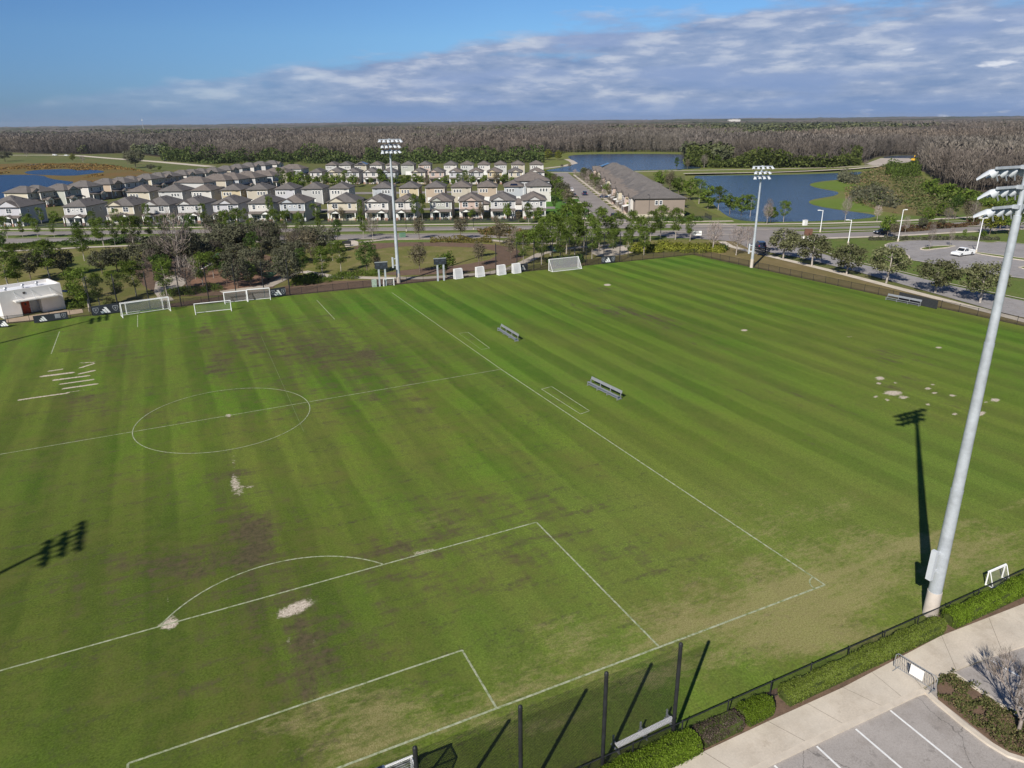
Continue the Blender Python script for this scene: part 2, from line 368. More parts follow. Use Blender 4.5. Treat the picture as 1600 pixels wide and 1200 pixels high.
sx = k.math('ADD', k.math('ADD', px.outputs[0], k.math('MULTIPLY', px.outputs[1], -.004)), wob)
ph = k.math('ADD', k.math('MULTIPLY', sx, 2*math.pi/4.9), 1.2)
stripe = k.ramp(k.math('SINE', ph), -.28, .28)
rnd = k.noise(k.map(co, scale=(.43, .012, 1)), 1.0, 2, .5)          # every pass of the mower differs a little
big = C(k.noise(co, .035, 5), .12)
rightf = k.ramp(px.outputs[0], 30, 38); leftf = k.math('SUBTRACT', 1.0, rightf)
ol = k.add('ShaderNodeAttribute', attribute_name='olive').outputs['Fac']
lite = k.mix(big, (.116, .220, .020), (.162, .220, .030)); dark = k.mix(big, (.060, .130, .011), (.088, .136, .016))
amt = k.math('MULTIPLY', k.math('MULTIPLY', k.ramp(rnd, .32, .60), .95), k.math('ADD', k.math('MULTIPLY', k.ramp(px.outputs[1], -50, 5), .4), .6))
col = k.mix(k.math('ADD', k.math('MULTIPLY', k.math('SUBTRACT', stripe, .5), amt), .5), dark, lite)
l1 = k.noise(k.map(co, scale=(.18, .03, 1)), 1.0, 7, .66); l2 = k.noise(k.map(co, scale=(.35, .05, 1), loc=(9, 4, 0)), 1.0, 8, .68)
col = k.mix(k.math('MULTIPLY', C(l1, .10, .54), .6), col, (.150, .168, .036))
col = k.mix(k.math('MULTIPLY', C(l2, .08, .55), .45), col, (.070, .092, .022))
col = k.mix(k.math('MULTIPLY', lu, .8), col, k.mix(stripe, (.044, .130, .010), (.098, .220, .022)))
col = k.mix(k.math('MULTIPLY', ol, .74), col, k.mix(k.math('ADD', k.math('MULTIPLY', k.math('SUBTRACT', stripe, .5), amt), .5), (.050, .075, .011), (.088, .108, .020)))
pl = k.add('ShaderNodeAttribute', attribute_name='pale').outputs['Fac']
col = k.mix(k.math('MULTIPLY', pl, .62), col, k.mix(k.math('ADD', k.math('MULTIPLY', k.math('SUBTRACT', stripe, .5), k.math('MULTIPLY', amt, .6)), .5), (.140, .172, .038), (.185, .222, .050)))
nsl = k.noise(k.map(co, scale=(.16, .8, 1), rot=(0, 0, .12)), 1.0, 9, .74); nsr = k.noise(k.map(co, scale=(.8, .13, 1)), 1.0, 9, .72)
nsv = k.noise(k.map(co, scale=(.9, .12, 1), loc=(3, 8, 0)), 1.0, 9, .72)
ns = k.math('ADD', k.math('MULTIPLY', k.math('ADD', k.math('MULTIPLY', nsl, .6), k.math('MULTIPLY', nsv, .4)), leftf), k.math('MULTIPLY', nsr, rightf))
nf = k.noise(co, 7.0, 7, .78); nm = k.noise(co, .55, 11, .80); mid = k.noise(co, 2.1, 9, .80); n5 = k.noise(co, .13, 9, .72)
grain = k.noise(k.map(co, scale=(1, .55, 1)), 14.0, 5, .78)
col = k.mix(1.0, col, k.mix(C(nf, .15), (.50, .54, .42), (1.36, 1.32, 1.42)), 'MULTIPLY')
col = k.mix(k.math('MULTIPLY', C(mid, .09, .55), .40), col, (.060, .070, .022))
col = k.mix(k.math('MULTIPLY', C(nm, .08, .54), .22), col, (.140, .185, .034))
col = k.mix(k.math('MULTIPLY', k.math('MULTIPLY', C(n5, .09, .53), C(nm, .12, .5)), k.math('ADD', k.math('MULTIPLY', leftf, .25), .30)), col, (.125, .104, .036))
col = k.mix(k.math('MULTIPLY', k.math('MULTIPLY', C(nsl, .05, .56), C(mid, .06, .54)), k.math('MULTIPLY', leftf, .65)), col, (.058, .050, .034))
wv = k.math('ADD', k.math('MULTIPLY', sp.outputs[0], .84), k.math('MULTIPLY', k.math('SUBTRACT', ns, .5), 4.4))
wv = k.math('ADD', wv, k.math('MULTIPLY', k.math('SUBTRACT', nm, .5), 2.6))
wearc = k.mix(C(mid, .10), (.048, .037, .027), (.112, .084, .052))
col = k.mix(k.math('MULTIPLY', k.ramp(wv, .30, 1.0), k.math('MULTIPLY', k.ramp(sp.outputs[0], .03, .30), .84)), col, wearc)
dv = k.math('ADD', k.math('MULTIPLY', sp.outputs[2], .76), k.math('MULTIPLY', k.math('SUBTRACT', k.noise(k.map(co, scale=(.8, 1.5, 1)), 1.7, 9, .78), .5), 3.0))
dv = k.math('ADD', dv, k.math('MULTIPLY', k.math('SUBTRACT', k.noise(k.map(co, scale=(.20, .42, 1)), 1.0, 9, .72), .5), 3.0))
col = k.mix(k.math('MULTIPLY', k.ramp(dv, .20, 1.0), k.math('MULTIPLY', k.ramp(sp.outputs[2], .04, .3), .60)), col, k.mix(C(grain, .13), (.165, .140, .050), (.42, .35, .18)))
sv = k.math('ADD', sp.outputs[1], k.math('MULTIPLY', k.math('SUBTRACT', k.noise(co, 2.6, 8, .78), .5), 2.0))
col = k.mix(k.math('MULTIPLY', k.ramp(sv, .40, .75), k.ramp(sp.outputs[1], .12, .35)), col, k.mix(k.ramp(nf, .36, .62), (.20, .155, .11), (.68, .60, .49)))
k.link(col, B.inputs['Base Color']); B.inputs['Roughness'].default_value = .95; B.inputs['Specular IOR Level'].default_value = .08
bn = k.add('ShaderNodeBump'); bn.inputs['Strength'].default_value = .25; bn.inputs['Distance'].default_value = .05
k.link(nf, bn.inputs['Height']); k.link(bn.outputs[0], B.inputs['Normal'])
ii = np.arange(nx*ny).reshape(ny, nx)
FQ = np.stack([ii[:-1, :-1], ii[:-1, 1:], ii[1:, 1:], ii[1:, :-1]], -1).reshape(-1, 4)
V = np.stack([TX.ravel(), TY.ravel(), np.zeros(nx*ny)], 1)
me = raw_mesh('turf_field', V, FQ, m, np.stack([wear, sand, dry], -1).reshape(-1, 3))
a = me.attributes.new('lush', 'FLOAT', 'POINT'); a.data.foreach_set('value', np.clip(lush, 0, 1).astype(np.float32).ravel())
a = me.attributes.new('olive', 'FLOAT', 'POINT'); a.data.foreach_set('value', np.clip(olive, 0, 1).astype(np.float32).ravel())
a = me.attributes.new('pale', 'FLOAT', 'POINT'); a.data.foreach_set('value', np.clip(pale, 0, 1).astype(np.float32).ravel())
tag(link('turf_field', me), 'striped mown turf of the football pitches with worn and sandy patches', None, None, 'structure')

# painted lines
m, k, B = new_mat('pitch_paint'); co = k.add('ShaderNodeNewGeometry').outputs['Position']
n = k.noise(co, 3.0, 6, .7)
k.link(k.mix(k.ramp(n, .42, .66), (.37, .39, .27), (.13, .17, .05)), B.inputs['Base Color']); B.inputs['Roughness'].default_value = .9
PAINT = m
m, k, B = new_mat('pitch_paint_faded'); co = k.add('ShaderNodeNewGeometry').outputs['Position']
k.link(k.mix(k.ramp(k.noise(co, 2.0, 6, .7), .35, .6), (.19, .23, .09), (.11, .155, .04)), B.inputs['Base Color']); B.inputs['Roughness'].default_value = .9
PAINT_F = m
mb = MB()
def line(a, b, w_=.12, mi=0, world=False, z=.008):
    A = Vector(a if world else g(*a)); Bq = Vector(b if world else g(*b)); n_ = max(1, int((Bq-A).length/1.0)); d = (Bq-A).normalized(); r = Vector((-d.y, d.x))*w_/2
    for i in range(n_):
        p = A+(Bq-A)*i/n_; q = A+(Bq-A)*(i+1)/n_
        mb.add([(p.x-r.x, p.y-r.y, z), (q.x-r.x, q.y-r.y, z), (q.x+r.x, q.y+r.y, z), (p.x+r.x, p.y+r.y, z)], [(0, 1, 2, 3)], mi)
def ext(a, b, f): return (a[0]+(b[0]-a[0])*f, a[1]+(b[1]-a[1])*f)
gl0, gl1 = g(1289, 914), g(776, 1107)
line((612, 457), (783, 577), .10); line((783, 577), (1289, 914), .13)
line(gl0, ext(gl0, gl1, 2.1), .14, 0, True, .013)
line((783, 577), (0, 710), .10, 0, z=.013)
line((838, 816), (0, 1048), .13); line((838, 816), (1030, 1011), .13, z=.018)
line((722, 1016), (200, 1193), .13, z=.008); line((722, 1016), (776, 1107), .13, z=.018)
p, q = g(722, 1016), g(776, 1107); r_ = g(200, 1193); line(r_, (r_[0]+q[0]-p[0], r_[1]+q[1]-p[1]), .13, 0, True, .018)
line((495, 469), (523, 499), .11, 0); line((523, 499), (110, 549), .11, 1, z=.013); line((93, 518), (80, 553), .12, 0)
line((215, 492), (215, 511), .11, 0); line((495, 469), (0, 535), .08, 1, z=.013); line((612, 457), (300, 497), .09, 1, z=.018)
for R4 in (((717,521),(731,519),(765,544),(752,546)), ((846,608),(862,604),(921,642),(907,647))):
    for i in range(4): line(R4[i], R4[(i+1) % 4], .10, 0, z=.008+.005*(i % 2))
line((408, 525), (475, 675), .06, 1, z=.02); line((717, 521), (752, 546), .08, 1, z=.02)
def arc(c, r, a0, a1, w_=.095, z=.02, mi=0):
    n_ = max(6, int(abs(a1-a0)*r/.5))
    for i in range(n_):
        t0 = a0+(a1-a0)*i/n_; t1 = a0+(a1-a0)*(i+1)/n_
        P = [(c[0]+rr*math.sin(t), c[1]+rr*math.cos(t), z) for rr, t in ((r-w_/2, t0), (r+w_/2, t0), (r+w_/2, t1), (r-w_/2, t1))]
        mb.add(P, [(0, 1, 2, 3)], mi)
cc0 = g(351, 652); arc(cc0, 9.15, 0, 2*math.pi)
arc((0, -40.6), 9.15, -math.acos(5.5/9.15)-.02, math.acos(5.5/9.15)+.02, .12)
arc(gl0, 1.0, -math.pi/2, -.05, .10, .024)
tag(mb.build('field_markings', [PAINT, PAINT_F]), 'white painted lines, circle and boxes on the turf', None, None, 'structure')

# ---- park, roads, water behind the fence
sheet('park_lawn', [(-60,520),(1090,400),(1160,372),(1090,366),(700,374),(300,380),(-60,396)], -.12, G_PARK)
sheet('mulch_bed', [(240,486),(480,462),(700,442),(780,433),(700,430),(600,436),(470,440),(430,450),(250,476)], -.10, G_MULCH)
sheet('mulch_bed', [(545,385),(600,378),(720,378),(800,384),(822,398),(800,414),(740,424),(640,430),(590,428),(640,420),(720,414),(780,402),(770,388),(700,384),(620,384),(570,392)], -.095, G_MULCH, smooth=1)
sheet('park_lawn', [(565,396),(620,386),(700,386),(765,390),(775,400),(720,412),(640,420),(575,428),(530,420)], -.09, G_PARK, smooth=2)
sheet('park_lawn', [(100,402),(180,392),(230,400),(225,420),(180,440),(130,440),(90,420)], -.09, grass_mat('park_grass_green', (.10,.13,.03), (.13,.14,.035), (.15,.13,.05)), smooth=2)
sheet('mulch_bed', [(205,400),(330,392),(440,398),(445,432),(420,455),(330,462),(250,462),(215,440)], -.085, G_MULCH, smooth=1)
sheet('playground_floor', [(300,434),(345,420),(420,416),(440,424),(436,440),(400,452),(330,454),(296,446)], -.075, mat('rubber_mulch', (.24, .135, .085), .9, .2, .8, fine=.3, fscale=6), smooth=2)
sheet('sand_pad', [(246,446),(258,434),(286,432),(292,440),(284,448),(262,452)], -.065, M_PATH, smooth=2)
ribbon('park_path', [(262,470),(250,455),(252,440),(275,430)], 2.2, -.055, M_PATH)
ribbon('park_path', [(345,456),(420,446),(440,436),(455,428),(476,424),(520,432),(590,434),(660,434),(720,430),(765,426),(800,418),(826,406),(845,396),(870,390),(905,386),(960,382),(1000,386)], 2.4, -.05, M_PATH)
sheet('plaza_pad', [(920,394),(935,386),(990,384),(1004,388),(985,396),(940,402)], -.045, M_PATH, smooth=1)
ribbon('park_path', [(-20,393),(60,390),(130,386),(240,382),(330,378),(420,377),(500,381),(545,380),(600,374),(700,372),(760,374),(815,380),(870,380)], 2.2, -.055, M_PATH)
sheet('concrete_pad', [(536,377),(548,374),(560,377),(560,383),(540,386)], -.045, M_CONC)
sheet('building_apron', [(5,504),(60,499),(130,488),(128,482),(100,484),(0,500)], -.05, mat('tan_concrete', (.52, .40, .29), .9, .1, .6))
def tsheet(name, s0, s1, t0, t1, z, m): return sheet(name, [W(s0, t0), W(s1, t0), W(s1, t1), W(s0, t1)], z, m, px=False)
S0, S1 = -330, 300
# boulevard: near carriageway, median, far carriageway, pavements
tsheet('road_verge', S0, S1, 121, 165, -.11, G_LAWN)
tsheet('road', S0, 118, 127.5, 136.2, -.08, M_ASPH2); tsheet('road', S0, 102, 143.2, 150.2, -.08, M_ASPH2)
tsheet('pavement', S0, 104, 155.2, 157.4, -.05, M_CONC)
for (s0, s1, t0) in ((S0, 116, 136.2), (S0, 100, 142.7), (S0, 100, 150.2), (S0, 96, 127.0)): tsheet('kerb', s0, s1, t0, t0+.55, .05, M_KERB)
# curving continuation to the right
ribbon('road', [(1060,357),(1150,358.5),(1290,357.5),(1400,354.5),(1500,350),(1620,344)], 7.2, -.07, M_ASPH2)
ribbon('road', [(1040,368.5),(1100,368.5),(1290,367.5),(1400,363.5),(1500,358.5),(1620,352)], 7.4, -.07, M_ASPH2)
sheet('road_junction', [(1080,372),(1085,353.5),(1240,355),(1243,362),(1290,371),(1215,374),(1262,384),(1230,392),(1170,388),(1150,377)], -.06, M_ASPH2)
ribbon('pavement', [(1020,350.4),(1100,350.2),(1200,349.8),(1290,348.6),(1380,346),(1480,341),(1620,333)], 2.2, -.045, M_CONC)
ribbon('kerb', [(1085,353.8),(1200,353.4),(1290,352.4),(1390,349.8),(1500,345.2),(1620,339)], .5, .04, M_KERB)
ribbon('kerb', [(1242,361.5),(1290,361.8),(1400,358.6),(1500,354),(1620,348)], .8, .04, M_KERB)
sheet('grass_median', [(1238,358.5),(1290,357.6),(1400,355.2),(1400,357.6),(1290,360.8),(1248,361.2)], -.05, G_LAWN)
ribbon('pavement', [(1255,372.5),(1300,371.6),(1400,368.2),(1500,362.6),(1620,356)], 1.9, -.04, M_CONC)
ribbon('kerb', [(1000,362.6),(1030,362.6),(1100,362.8)], .8, .04, M_KERB)
# residential street
tsheet('street', 61.6, 70.8, 150.2, 392, -.075, M_ASPH2)
tsheet('pavement', 56.5, 58.2, 165, 370, -.05, M_CONC); tsheet('pavement', 72.2, 73.6, 165, 370, -.05, M_CONC)
for i in range(16): tsheet('driveway', 70.8, 76.5, 178+i*10.5, 180.8+i*10.5, -.055, M_CONC)
for i in range(5): tsheet('driveway', 55, 61.6, 180+i*17, 184.5+i*17, -.055, M_CONC)
tsheet('town_lawn', -130, 61, 165, 172, -.09, G_LAWN); tsheet('town_lawn', 46, 61.5, 172, 245, -.085, grass_mat('bright_lawn', (.06,.15,.02), (.08,.18,.03), (.10,.16,.04)))
tsheet('alley', -125, 50, 196, 203, -.07, M_ASPH2); tsheet('street', -130, 61.6, 262, 272, -.075, M_ASPH2); tsheet('alley', -120, 55, 343, 350, -.07, M_ASPH2)
sheet('dry_verge', [(770,436),(1086,401),(1086,392),(990,396),(900,406),(800,424)], -.098, grass_mat('verge_mix', (.12,.115,.035), (.14,.12,.05), (.17,.12,.07), s1=.12))
tsheet('town_lawn', -18.5, -11, 222, 262, -.08, G_PARK)
# right hand lane beside the field with pavement and verge
sheet('dry_verge', [(1060,398),(1100,380),(1150,374),(1180,392),(1300,424),(1440,460),(1620,500),(1640,530),(1086,402)], -.10, G_DRY)
sheet('side_road', [(1170,388),(1205,372),(1262,384),(1268,391),(1330,409),(1400,424),(1480,444),(1640,478),(1640,505),(1560,486),(1440,452),(1340,424),(1250,402)], -.075, M_LOT)
ribbon('pavement', [(1128,377),(1140,384),(1168,391.5),(1230,406),(1300,423),(1400,449),(1500,474.5),(1640,511)], 2.0, -.045, M_CONC)
sheet('lawn', [(1262,384),(1240,376),(1290,373.5),(1390,370.5),(1400,367),(1640,352),(1640,478),(1480,444),(1400,424),(1330,409)], -.09, G_LAWN)
LOT = [(1380,384),(1392,379),(1430,375),(1480,374.6),(1530,377),(1548,379.5),(1566,377),(1640,386),(1640,440),(1560,430),(1500,421),(1440,408.5),(1421,406),(1420,398),(1396,392)]
sheet('parking_lot', LOT, -.055, M_LOT, smooth=1)
LP = [tuple(q) for q in smooth_poly([g(*p) for p in LOT], 1)]
ribbon('kerb', LP+[LP[0]], .35, .06, M_KERB, px=False)
for isl in ([(1436,389),(1448,385.5),(1470,384),(1496,383.5),(1480,387),(1466,388),(1448,391)], [(1522,393.5),(1560,398.5),(1640,409),(1640,412),(1560,401.5),(1526,396)], [(1590,417),(1640,413),(1640,424),(1600,420)]):
    P = [tuple(q) for q in smooth_poly([g(*p) for p in isl], 1)]
    sheet('parking_island', P, .05, G_LAWN, px=False, thick=.11); ribbon('kerb', P+[P[0]], .4, .08, M_KERB, px=False, thick=.15)
P = [g(*p) for p in [(1240,377),(1262,384.5),(1330,407.5),(1400,422.5),(1480,442.5),(1640,476)]]; ribbon('kerb', P, .35, .06, M_KERB, px=False)

# ---- water
def water_mat(name, col):
    m, k, B = new_mat(name); co = k.add('ShaderNodeNewGeometry').outputs['Position']
    B.inputs['Base Color'].default_value = (*col, 1); B.inputs['Roughness'].default_value = .12; B.inputs['Specular IOR Level'].default_value = .5
    bn = k.add('ShaderNodeBump'); bn.inputs['Strength'].default_value = .8; bn.inputs['Distance'].default_value = .35
    k.link(k.noise(k.map(co, scale=(.5, .9, 1), rot=(0, 0, .4)), 1.2, 5, .6), bn.inputs['Height']); k.link(bn.outputs[0], B.inputs['Normal']); return m
WATER = water_mat('pond_water', (.036, .066, .112)); POND = water_mat('marsh_water', (.006, .022, .065)); POND.node_tree.nodes['Principled BSDF'].inputs['Specular IOR Level'].default_value = .16; POND.node_tree.nodes['Principled BSDF'].inputs['Roughness'].default_value = .25
sheet('lake_bank', [(1070,272),(1200,268),(1330,263),(1420,258),(1460,275),(1440,300),(1500,322),(1480,345),(1250,350),(1150,348.5),(1090,322),(1070,298)], -.12, grass_mat('bank_grass', (.12,.15,.03), (.14,.155,.04), (.20,.17,.08)))
sheet('lake', [(1082,275),(1100,274.2),(1200,273.2),(1262,272),(1320,269.5),(1346,267.6),(1347,270.5),(1334,274.5),(1320,279),(1305,281),(1284,283),(1268,286),(1264,289),(1276,293.5),(1300,297.5),(1312,300.5),(1306,305),(1290,308),(1268,311.5),(1262,316),(1275,321.5),(1310,327.5),(1350,332.5),(1372,336.5),(1355,341),(1290,344.8),(1230,346),(1180,346),(1150,343),(1132,335),(1118,322),(1104,308),(1092,294)], -.08, WATER, smooth=1)
sheet('green_spit', [(1264,288.5),(1276,285.5),(1300,283),(1322,282),(1340,288),(1340,299),(1314,298),(1285,294)], -.075, grass_mat('spit_grass', (.105,.16,.022), (.125,.175,.03), (.14,.17,.05)), smooth=2)
sheet('green_spit', [(1262,316),(1275,312.5),(1300,310),(1325,309),(1350,318),(1375,332),(1330,329.5),(1285,323)], -.075, MATS['spit_grass'], smooth=2)
sheet('lake_bank', [(840,272),(838,258),(850,238),(900,234),(1100,234),(1200,250),(1420,255),(1425,258),(1300,268),(1100,273.5),(950,276)], -.12, MATS['bank_grass'])
sheet('lake', [(886,244),(900,241.5),(960,240.3),(1040,240.3),(1080,241.5),(1068,247),(1066,252),(1075,256.5),(1104,262.5),(1060,264.5),(1000,266),(930,268.5),(862,268),(848,266.5),(870,263),(894,258),(901,254),(892,249)], -.08, WATER, smooth=1)
sheet('lake', [(1374,245.5),(1400,242.5),(1432,242.5),(1434,246),(1400,248.5)], -.08, WATER, smooth=1)
ribbon('far_path', [(836,270),(1000,268),(1060,266.4),(1200,263.8),(1300,261.6),(1376,258)], 4.0, -.07, M_PATH)
ribbon('far_road', [(1068,270.8),(1200,269.2),(1260,267),(1330,263.5),(1385,258.5)], 4.5, -.06, M_CONC)
sheet('work_yard', [(1352,256),(1376,247),(1420,247),(1428,250.5),(1400,258),(1376,260)], -.06, mat('pale_fill', (.42, .37, .32), .9, .15, .1))
ribbon('far_path', [(885,248.5),(892,251),(898,255),(880,259.5),(850,263)], 5.0, -.06, M_PATH)
sheet('marsh', [(-60,302),(-60,258),(60,254),(150,255),(200,264),(270,274),(250,286),(160,292),(90,305)], -.11, G_MARSH, smooth=1)
sheet('pond', [(-60,330),(-60,274),(30,272.5),(66,273.5),(78,279),(104,282.5),(118,284),(100,291),(70,296),(30,310)], -.08, POND, smooth=1)
sheet('pond', [(36,268.5),(60,265),(100,264),(148,265),(168,268.2),(140,271.5),(110,274.8),(70,273.2),(44,272)], -.075, POND, smooth=1)
sheet('pond', [(28,258.2),(60,256.4),(98,255.8),(70,259)], -.08, POND, smooth=1)
sheet('meadow', [(-60,256),(-60,243),(100,240),(260,248),(330,258),(300,268),(200,264),(150,254)], -.13, grass_mat('meadow_grass', (.085,.11,.032), (.12,.13,.045), (.17,.14,.06), s1=.01, s2=.05))
ribbon('far_road', [(-60,242.5),(60,242.2),(120,242.8),(170,247),(240,252),(330,260)], 9, -.09, M_CONC)
# ---- near corner: pavement, kerb, car park, planter
sheet('planting_strip', [(860,1235),(1000,1160),(1200,1062),(1400,962),(1640,830),(1640,935),(1471,1000),(1317,1082),(1200,1135),(1000,1235)], -.035, G_MULCH)
M_SIDE = M_CONC
SW = [(990,1226),(1117,1166),(1200,1127),(1317,1074),(1404,1028),(1471,993),(1600,943),(1680,905),(1680,985),(1600,1009),(1530,1031),(1489,1048),(1462,1062),(1442,1074),(1317,1131),(1200,1186),(1100,1234)]
sheet('sidewalk', SW, 0.0, M_CONC, thick=.2)
mbj = MB()
JM = mat('joint_dirt', (.20, .17, .14), .95, .2, 4)
for (a, b) in (((1317,1074),(1376,1102)),((1404,1028),(1440,1074)),((1200,1127),(1258,1158)),((1261,1099),(1316,1130)),((1098,1174),(1150,1206)),((1471,993),(1494,1046)),((1545,965),(1566,1018)),((1362,1050),(1408,1088))):
    A, Bq = Vector(g(*a)), Vector(g(*b)); d = (Bq-A).normalized(); n_ = Vector((-d.y, d.x))*.012
    mbj.add([(A.x-n_.x, A.y-n_.y, .005), (Bq.x-n_.x, Bq.y-n_.y, .005), (Bq.x+n_.x, Bq.y+n_.y, .005), (A.x+n_.x, A.y+n_.y, .005)], [(0, 1, 2, 3)])
tag(mbj.build('sidewalk_joint', JM), kind='structure')
sheet('car_park', [(1100,1240),(1700,1240),(1700,960),(1600,1005),(1480,1052),(1442,1076)], -.12, M_ASPH)
ribbon('kerb', [(1090,1245),(1200,1191),(1317,1136),(1430,1083),(1446,1078)], .32, -.004, M_KERB, thick=.18)
ribbon('kerb', [(1446,1078),(1460,1092),(1509,1133),(1545,1160),(1575,1178),(1600,1186),(1660,1195)], .28, .012, M_KERB, thick=.18)
PLT = [(1464,1062),(1488,1050),(1524,1075),(1565,1102),(1610,1130),(1680,1170),(1680,1190),(1600,1182),(1562,1165),(1512,1126),(1466,1090)]
sheet('planter_bed', PLT, -.008, G_MULCH, thick=.12)
ribbon('kerb', [(1488,1050),(1524,1075),(1565,1102),(1610,1130),(1680,1172)], .25, .02, M_KERB, thick=.18)
mbl = MB()
for (a, b) in (((1391,1110),(1512,1208)),((1337,1139),(1420,1210)),((1276,1166),(1330,1216)),((1547,1031),(1640,1083)),((1210,1196),(1235,1220))):
    A, Bq = Vector(g(a[0], a[1], -.115)), Vector(g(b[0], b[1], -.115)); d = (Bq-A).normalized(); n_ = Vector((-d.y, d.x))*.06
    mbl.add([(A.x-n_.x, A.y-n_.y, -.112), (Bq.x-n_.x, Bq.y-n_.y, -.112), (Bq.x+n_.x, Bq.y+n_.y, -.112), (A.x+n_.x, A.y+n_.y, -.112)], [(0, 1, 2, 3)])
tag(mbl.build('parking_lines', M_WLINE), kind='structure')
# ------------------------------------------------------------------ trees
L_PINE = leaf_mat('pine_needles', (.118, .170, .030), .6, .35, (.11, .135, .035))
L_PINE2 = leaf_mat('pine_needles_dark', (.066, .110, .026), .5, .3)
L_OAK = leaf_mat('oak_leaves', (.135, .140, .068), .5, .2, (.15, .155, .075))
L_OAKD = leaf_mat('grey_oak_leaves', (.112, .115, .072), .5, .2, (.10, .10, .06))
L_SPARSE = leaf_mat('thin_winter_leaves', (.150, .130, .082), .5, .2, (.20, .175, .12))
L_TWIG = leaf_mat('bare_twigs', (.21, .175, .15), .4, .1)
L_TWIGD = leaf_mat('dark_bare_twigs', (.115, .098, .080), .4, .1)
L_PINK = leaf_mat('pale_bare_twigs', (.34, .28, .25), .35, .1)
L_BUSH = leaf_mat('bush_leaves', (.110, .165, .030), .5, .32, (.16, .19, .04))
L_YEL = leaf_mat('yellow_green_leaves', (.17, .19, .03), .45, .3, (.28, .27, .05))
L_HEDGE = leaf_mat('hedge_leaves', (.118, .185, .018), .45, .3, (.17, .23, .035))
L_HEDGE_OLD = leaf_mat('hedge_leaves_dull', (.120, .160, .026), .45, .25, (.13, .15, .05))
L_DRYBUSH = leaf_mat('dry_hedge_twigs', (.11, .085, .065), .5, .15, (.17, .14, .11))
L_GRASSY = leaf_mat('reed_leaves', (.10, .115, .040), .5, .2, (.20, .155, .08))
BARK = mat('bark', (.16, .125, .10), .95, .25, 3); BARKP = mat('pale_bark', (.36, .32, .28), .95, .2, 3)
def quads(centers, sizes, aspect, rng, up=0.0, normals=None):
    n = len(centers)
    d = rng.normal(size=(n, 3)) if normals is None else normals + rng.normal(size=(n, 3))*.45
    d /= np.linalg.norm(d, axis=1)[:, None]+1e-9
    h = rng.normal(size=(n, 3)); h[:, 2] += up
    a = np.cross(d, h); a /= np.linalg.norm(a, axis=1)[:, None]+1e-9
    b = np.cross(d, a)
    sz = np.asarray(sizes)[:, None]
    a = a*sz; b = b*sz*aspect
    V = np.stack([centers-a-b*.25, centers+b*.0-a*.15-b, centers+a+b*.2, centers+b+a*.1], 1).reshape(-1, 3)
    return V, np.arange(n*4).reshape(n, 4)
def limb_mesh(rng, h, r, crown_z, spread, nl, n=6, stems=1, up=.55):
    mb = MB()
    for st in range(stems):
        base = Vector((0, 0, -.1)) if stems == 1 else Vector((rng.normal()*.12, rng.normal()*.12, -.1))
        lean = Vector((rng.normal()*.02, rng.normal()*.02, 1)) if stems == 1 else Vector((math.cos(st*6.28/stems)*.28, math.sin(st*6.28/stems)*.28, 1))
        pts = [base]; hh = h*(1 if stems == 1 else rng.uniform(.75, 1))
        for i in range(1, 6): pts.append(base+lean*(hh*i/5)+Vector((rng.normal()*.02*h, rng.normal()*.02*h, 0))*(i/5))
        rs = [r*(1-.8*(i/5)) for i in range(6)]
        for i in range(5): mb.tube(pts[i], pts[i+1], rs[i], rs[i+1], n, 0, False)
        for j in range(max(1, nl//stems)):
            f = rng.uniform(crown_z/h, .95)*5; i = min(4, int(f)); p = pts[i].lerp(pts[i+1], f-i)
            an = rng.uniform(0, 6.28); L = spread*rng.uniform(.5, .95)*(1.15-.5*f/5)
            q = p+Vector((math.cos(an)*L, math.sin(an)*L, L*up*rng.uniform(.5, 1.4))); rr = rs[i]*.45
            mid = p.lerp(q, .5)+Vector((0, 0, -.04*L)); mb.tube(p, mid, rr, rr*.65, 4, 0, False); mb.tube(mid, q, rr*.65, rr*.25, 4, 0, False)
    return mb
